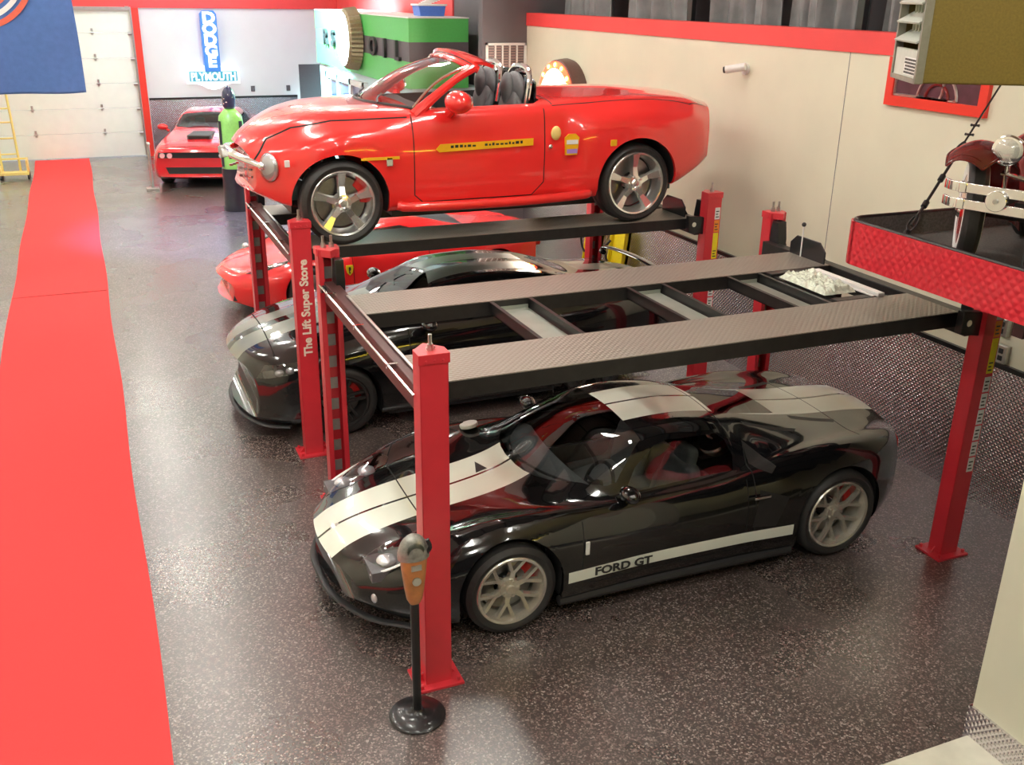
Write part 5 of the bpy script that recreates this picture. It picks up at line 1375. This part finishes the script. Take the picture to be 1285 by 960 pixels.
def sign():
    g = empty('dealer_sign', (1.62, 22.8, 1.75), label='lit DODGE PLYMOUTH sign on the white far wall', cat='sign')
    b = nb(); pl = [(-.66, .02), (-.66, .40), (-.60, .47), (.60, .47), (.66, .40), (.66, .02), (.45, .03), (.28, -.02), (.12, -.10), (-.02, -.13), (-.16, -.10), (-.30, -.02), (-.45, .03)]
    prism(b, pl, 'y', -.20, -.0); obj('sign_base', b, M['signw'], g, bevel=.015)
    b = nb(); prism(b, [(-.20, .33), (.20, .33), (.20, 1.72), (.14, 1.80), (-.14, 1.80), (-.20, 1.72)], 'y', -.23, -.001); u = obj('sign_tower', b, M['signb'], g, bevel=.015)
    for k, ch in enumerate('EGDOD'):
        text('letter', ch, .37, M['signw'], u, (0, -.236, .56+.265*k), (R(90), 0, 0), ext=.006, bold=.018, sx=1.15)
    b = nb(); bx(b, -.60, .60, -.215, -.19, .085, .335); p = obj('name_panel', b, M['signcy'], g, bevel=.01)
    text('lettering', 'PLYMOUTH', .27, M['signw'], p, (0, -.222, .20), (R(90), 0, 0), ext=.006, bold=.009, sx=.80)
    for x, nm in ((2.62, 'nearer the lit sign'), (3.55, 'nearer the dark door')):
        b = nb(); bx(b, -.05, .05, -.03, 0, -.07, .07); o = obj('wall_switch', b, M['panel'], None, bevel=.006, loc=(x, 22.8, 1.62)); tag(o, 'small dark switch box on the white far wall, '+nm, 'switch')

def bottle():
    g = empty('display_bottle', (.98, 15.1, 0), label='tall lime green bottle display with black cap beside the red muscle coupe', cat='bottle display')
    b = nb(); lathe(b, [(.0, 0), (.26, 0), (.27, .04), (.25, .10), (.24, .82), (.0, .82)], 36); obj('pedestal', b, M['black'], g)
    b = nb(); lathe(b, [(.0, .82), (.22, .82), (.235, .9), (.235, 1.66), (.215, 1.80), (.15, 1.88), (.10, 1.93), (.0, 1.94)], 36); bo = obj('bottle_body', b, M['lime'], g, angle=60)
    b = nb(); lathe(b, [(.0, 1.93), (.085, 1.93), (.115, 1.98), (.125, 2.14), (.11, 2.24), (.06, 2.32), (.0, 2.36)], 28); cp = obj('bottle_cap', b, mat('navy_cap', (.03, .03, .09), .3, coat=.6, noise=.1), g, angle=60)
    b = nb(); random.seed(2)
    for k in range(9):
        a = random.uniform(0, 2*PI); sph(b, (.115*math.cos(a), .115*math.sin(a), random.uniform(2.0, 2.2)), .018, seg=8)
    obj('cap_stud', b, M['chrome'], cp)
    b = nb()
    for a0 in (-168, -60):
        for z0, z1 in ((.86, 1.72),):
            grid_surface(b, lambda u, v, a0=a0: (.242*math.cos(R(a0+22*u)), .242*math.sin(R(a0+22*u)), z0+(z1-z0)*v), 6, 4)
    obj('side_band', b, M['ink'], bo)

def dolly():
    g = empty('hand_truck', (-3.26, 20.4, 0), label='yellow hand truck standing by the white garage door', cat='hand truck')
    b = nb()
    for sx in (-.20, .17): tube(b, [(sx, .05, .12), (sx-.02, .10, 1.0), (sx-.05, .16, 1.75)], .028, 8, 3)
    for z in (.5, .85, 1.2, 1.5): cyl(b, (-.22-.02*z/1.5, .05+.08*z/1.5, z), (.16-.02*z/1.5, .05+.08*z/1.5, z), .018, seg=8)
    tube(b, [(-.25, .16, 1.75), (-.24, .15, 1.86), (0, .14, 1.90), (.10, .15, 1.86), (.12, .16, 1.75)], .025, 8, 3)
    obj('truck_frame', b, M['yellowd'], g)
    b = nb(); bx(b, -.24, .36, -.42, .02, .10, .13); bx(b, -.24, -.20, -.42, .05, .10, .26); bx(b, .32, .36, -.42, .05, .10, .42); bx(b, -.24, .36, -.44, -.41, .10, .16); bx(b, -.24, .36, .02, .05, .38, .42); obj('toe_plate', b, M['yellowd'], g, bevel=.005)
    for x, y in ((-.22, -.40), (.34, -.40), (-.22, .08), (.34, .08)):
        b = nb(); cyl(b, (x-.02, y, .055), (x+.02, y, .055), .055, seg=18); obj('caster', b, M['rubber'], g)

def wall_things():
    for y, nm in ((7.45, 'leftmost of the pair by the tread plate wall'), (6.72, 'rightmost of the pair by the tread plate wall')):
        g = empty('wheel_ramp', (4.86, y, 0), label='yellow loading ramp stood on end, '+nm, cat='ramp', group='yellow loading ramps on end')
        mt = Matrix.Rotation(R(6), 4, 'Y')
        b = nb(); bx(b, -.03, .02, -.20, .20, 0, 1.1)
        for s in (-1, 1): bx(b, -.08, .02, s*.20, s*.175, 0, 1.1)
        obj('ramp_body', b, M['yellow'], g, bevel=.005, rot=(0, R(6), 0))
        b = nb(); tube(b, [(-.09, -.02, .95), (-.13, .04, .85), (-.11, .05, .70), (-.09, .0, .62)], .016, 8, 5); obj('carry_strap', b, M['plastic'], g)
    # foot beside the coupe
    g = empty('stanchion_post', (-.42, 17.8, 0), label='grey stanchion with square foot beside the red muscle coupe', cat='stanchion')
    b = nb(); bx(b, -.13, .13, -.13, .13, 0, .05); obj('foot', b, M['silver'], g, bevel=.01)
    b = nb(); cyl(b, (0, 0, .05), (0, 0, .95), .03, seg=14); sph(b, (0, 0, .97), .045, seg=14); obj('pole', b, M['silver'], g)

def gallery_sign():
    g = empty('lit_gallery_sign', (4.2, -6.2, 3.45), label='long amber lit strip sign on the gallery front behind the camera', cat='sign')
    b = nb(); bx(b, -2.2, 2.2, -.05, 0, -.09, .09); obj('sign_box', b, M['panel'], g, bevel=.01)
    b = nb(); bx(b, -2.15, 2.15, 0, .02, -.06, .06); obj('sign_face', b, M['signy'], g, smooth=False)

def added_spot(x, y, z, tgt, colr, power, size, label):
    g = empty('added_spot', (x, y, z), label=label, cat='light')  # coloured spot added for its tint; no such fixture is known here
    d = (Vector(tgt)-Vector((x, y, z))).normalized(); q = d.to_track_quat('-Z', 'Y')
    b = nb(); mt = q.to_matrix().to_4x4()
    lathe(b, [(.05, .20), (.09, .18), (.11, .02), (.12, -.02), (.10, -.02)], 24, 'Z'); bmesh.ops.transform(b, matrix=mt, verts=b.verts[:]); obj('lamp_can', b, M['black'], g)
    b = nb(); cyl(b, (0, 0, .1), (0, 0, 6.2-z), .015, seg=8); bx(b, -.1, .1, -.1, .1, 6.17-z, 6.203-z); obj('drop_rod', b, M['black'], g)
    l = bpy.data.lights.new('spot', 'SPOT'); l.energy = power; l.color = colr; l.spot_size = R(size); l.spot_blend = .6; l.shadow_soft_size = .1
    o = bpy.data.objects.new('spot_lamp', l); col.objects.link(o); o.parent = g; o.rotation_mode = 'QUATERNION'; o.rotation_quaternion = q; o.location = tuple(d*.06)

def extras():
    parking_meter(); display_deck(); vintage_car(); heater(); flag(); booth(); sign(); bottle(); dolly(); wall_things(); gallery_sign()
    added_spot(1.2, 17.5, 5.2, (1.6, 22.8, 1.8), (.62, .55, 1.0), 110, 75, 'added black spot throwing violet light on the far wall')
    added_spot(1.9, 17.0, 4.9, (3.62, 18.0, 2.9), (.45, .95, 1.0), 2400, 80, 'added black spot throwing cyan light on the booth')
    added_spot(-.8, 12.5, 5.2, (.3, 13.5, 0), (.30, .35, 1.0), 700, 60, 'added black spot throwing blue light on the floor')
# ---------------------------------------------------------------- camera, lamps, output look
def ceiling_lamps():
    k = 0
    rows = {-5.2: 'behind the gallery', -2.0: 'first row in from the gallery', 1.6: 'second row in from the gallery', 5.0: 'third row in from the gallery', 8.6: 'fourth row in from the gallery', 12.4: 'fifth row in from the gallery', 16.2: 'sixth row in from the gallery', 20.0: 'row nearest the garage door'}
    cols_ = {-3.9: 'left', -.9: 'middle', 2.3: 'right'}
    for y, ry in rows.items():
        for x, rx in cols_.items():
            g = empty('ceiling_light', (x, y, 6.2), label='long white ceiling light, %s of the %s' % (rx, ry), cat='light', group='ceiling lights')
            b = nb(); bx(b, -.16, .16, -.66, .66, -.10, 0); obj('lamp_housing', b, M['white'], g, bevel=.01)
            b = nb(); bx(b, -.13, .13, -.62, .62, -.125, -.10); obj('diffuser', b, M['lamp'], g, smooth=False)

def camera():
    fpx, yaw, pitch, roll = 1241.758, R(23.036), R(-21.426), R(.856)
    fw = Vector((math.sin(yaw)*math.cos(pitch), math.cos(yaw)*math.cos(pitch), math.sin(pitch)))
    r = fw.cross(Vector((0, 0, 1))).normalized(); u = r.cross(fw)
    r2 = r*math.cos(roll)+u*math.sin(roll); u2 = -r*math.sin(roll)+u*math.cos(roll)
    c = bpy.data.cameras.new('camera'); o = bpy.data.objects.new('camera', c); col.objects.link(o)
    m = Matrix((( r2.x, u2.x, -fw.x), (r2.y, u2.y, -fw.y), (r2.z, u2.z, -fw.z))).to_4x4()
    o.matrix_world = Matrix.Translation((-1.598, -4.937, 4.041)) @ m
    c.sensor_fit = 'HORIZONTAL'; c.sensor_width = 36; c.lens = fpx*36/1285; c.clip_start = .05; c.clip_end = 100
    sc.camera = o

def look():
    w = bpy.data.worlds.new('world'); sc.world = w; w.use_nodes = True
    w.node_tree.nodes['Background'].inputs[0].default_value = (.9, .95, 1, 1); w.node_tree.nodes['Background'].inputs[1].default_value = .3
    v = sc.view_settings; sc.display_settings.display_device = 'sRGB'
    v.view_transform = 'Standard'; v.look = 'None'; v.exposure = EXPO; v.gamma = 1; v.use_curve_mapping = False
mk(); room(); lifts(); cars(); extras(); ceiling_lamps(); camera(); look()
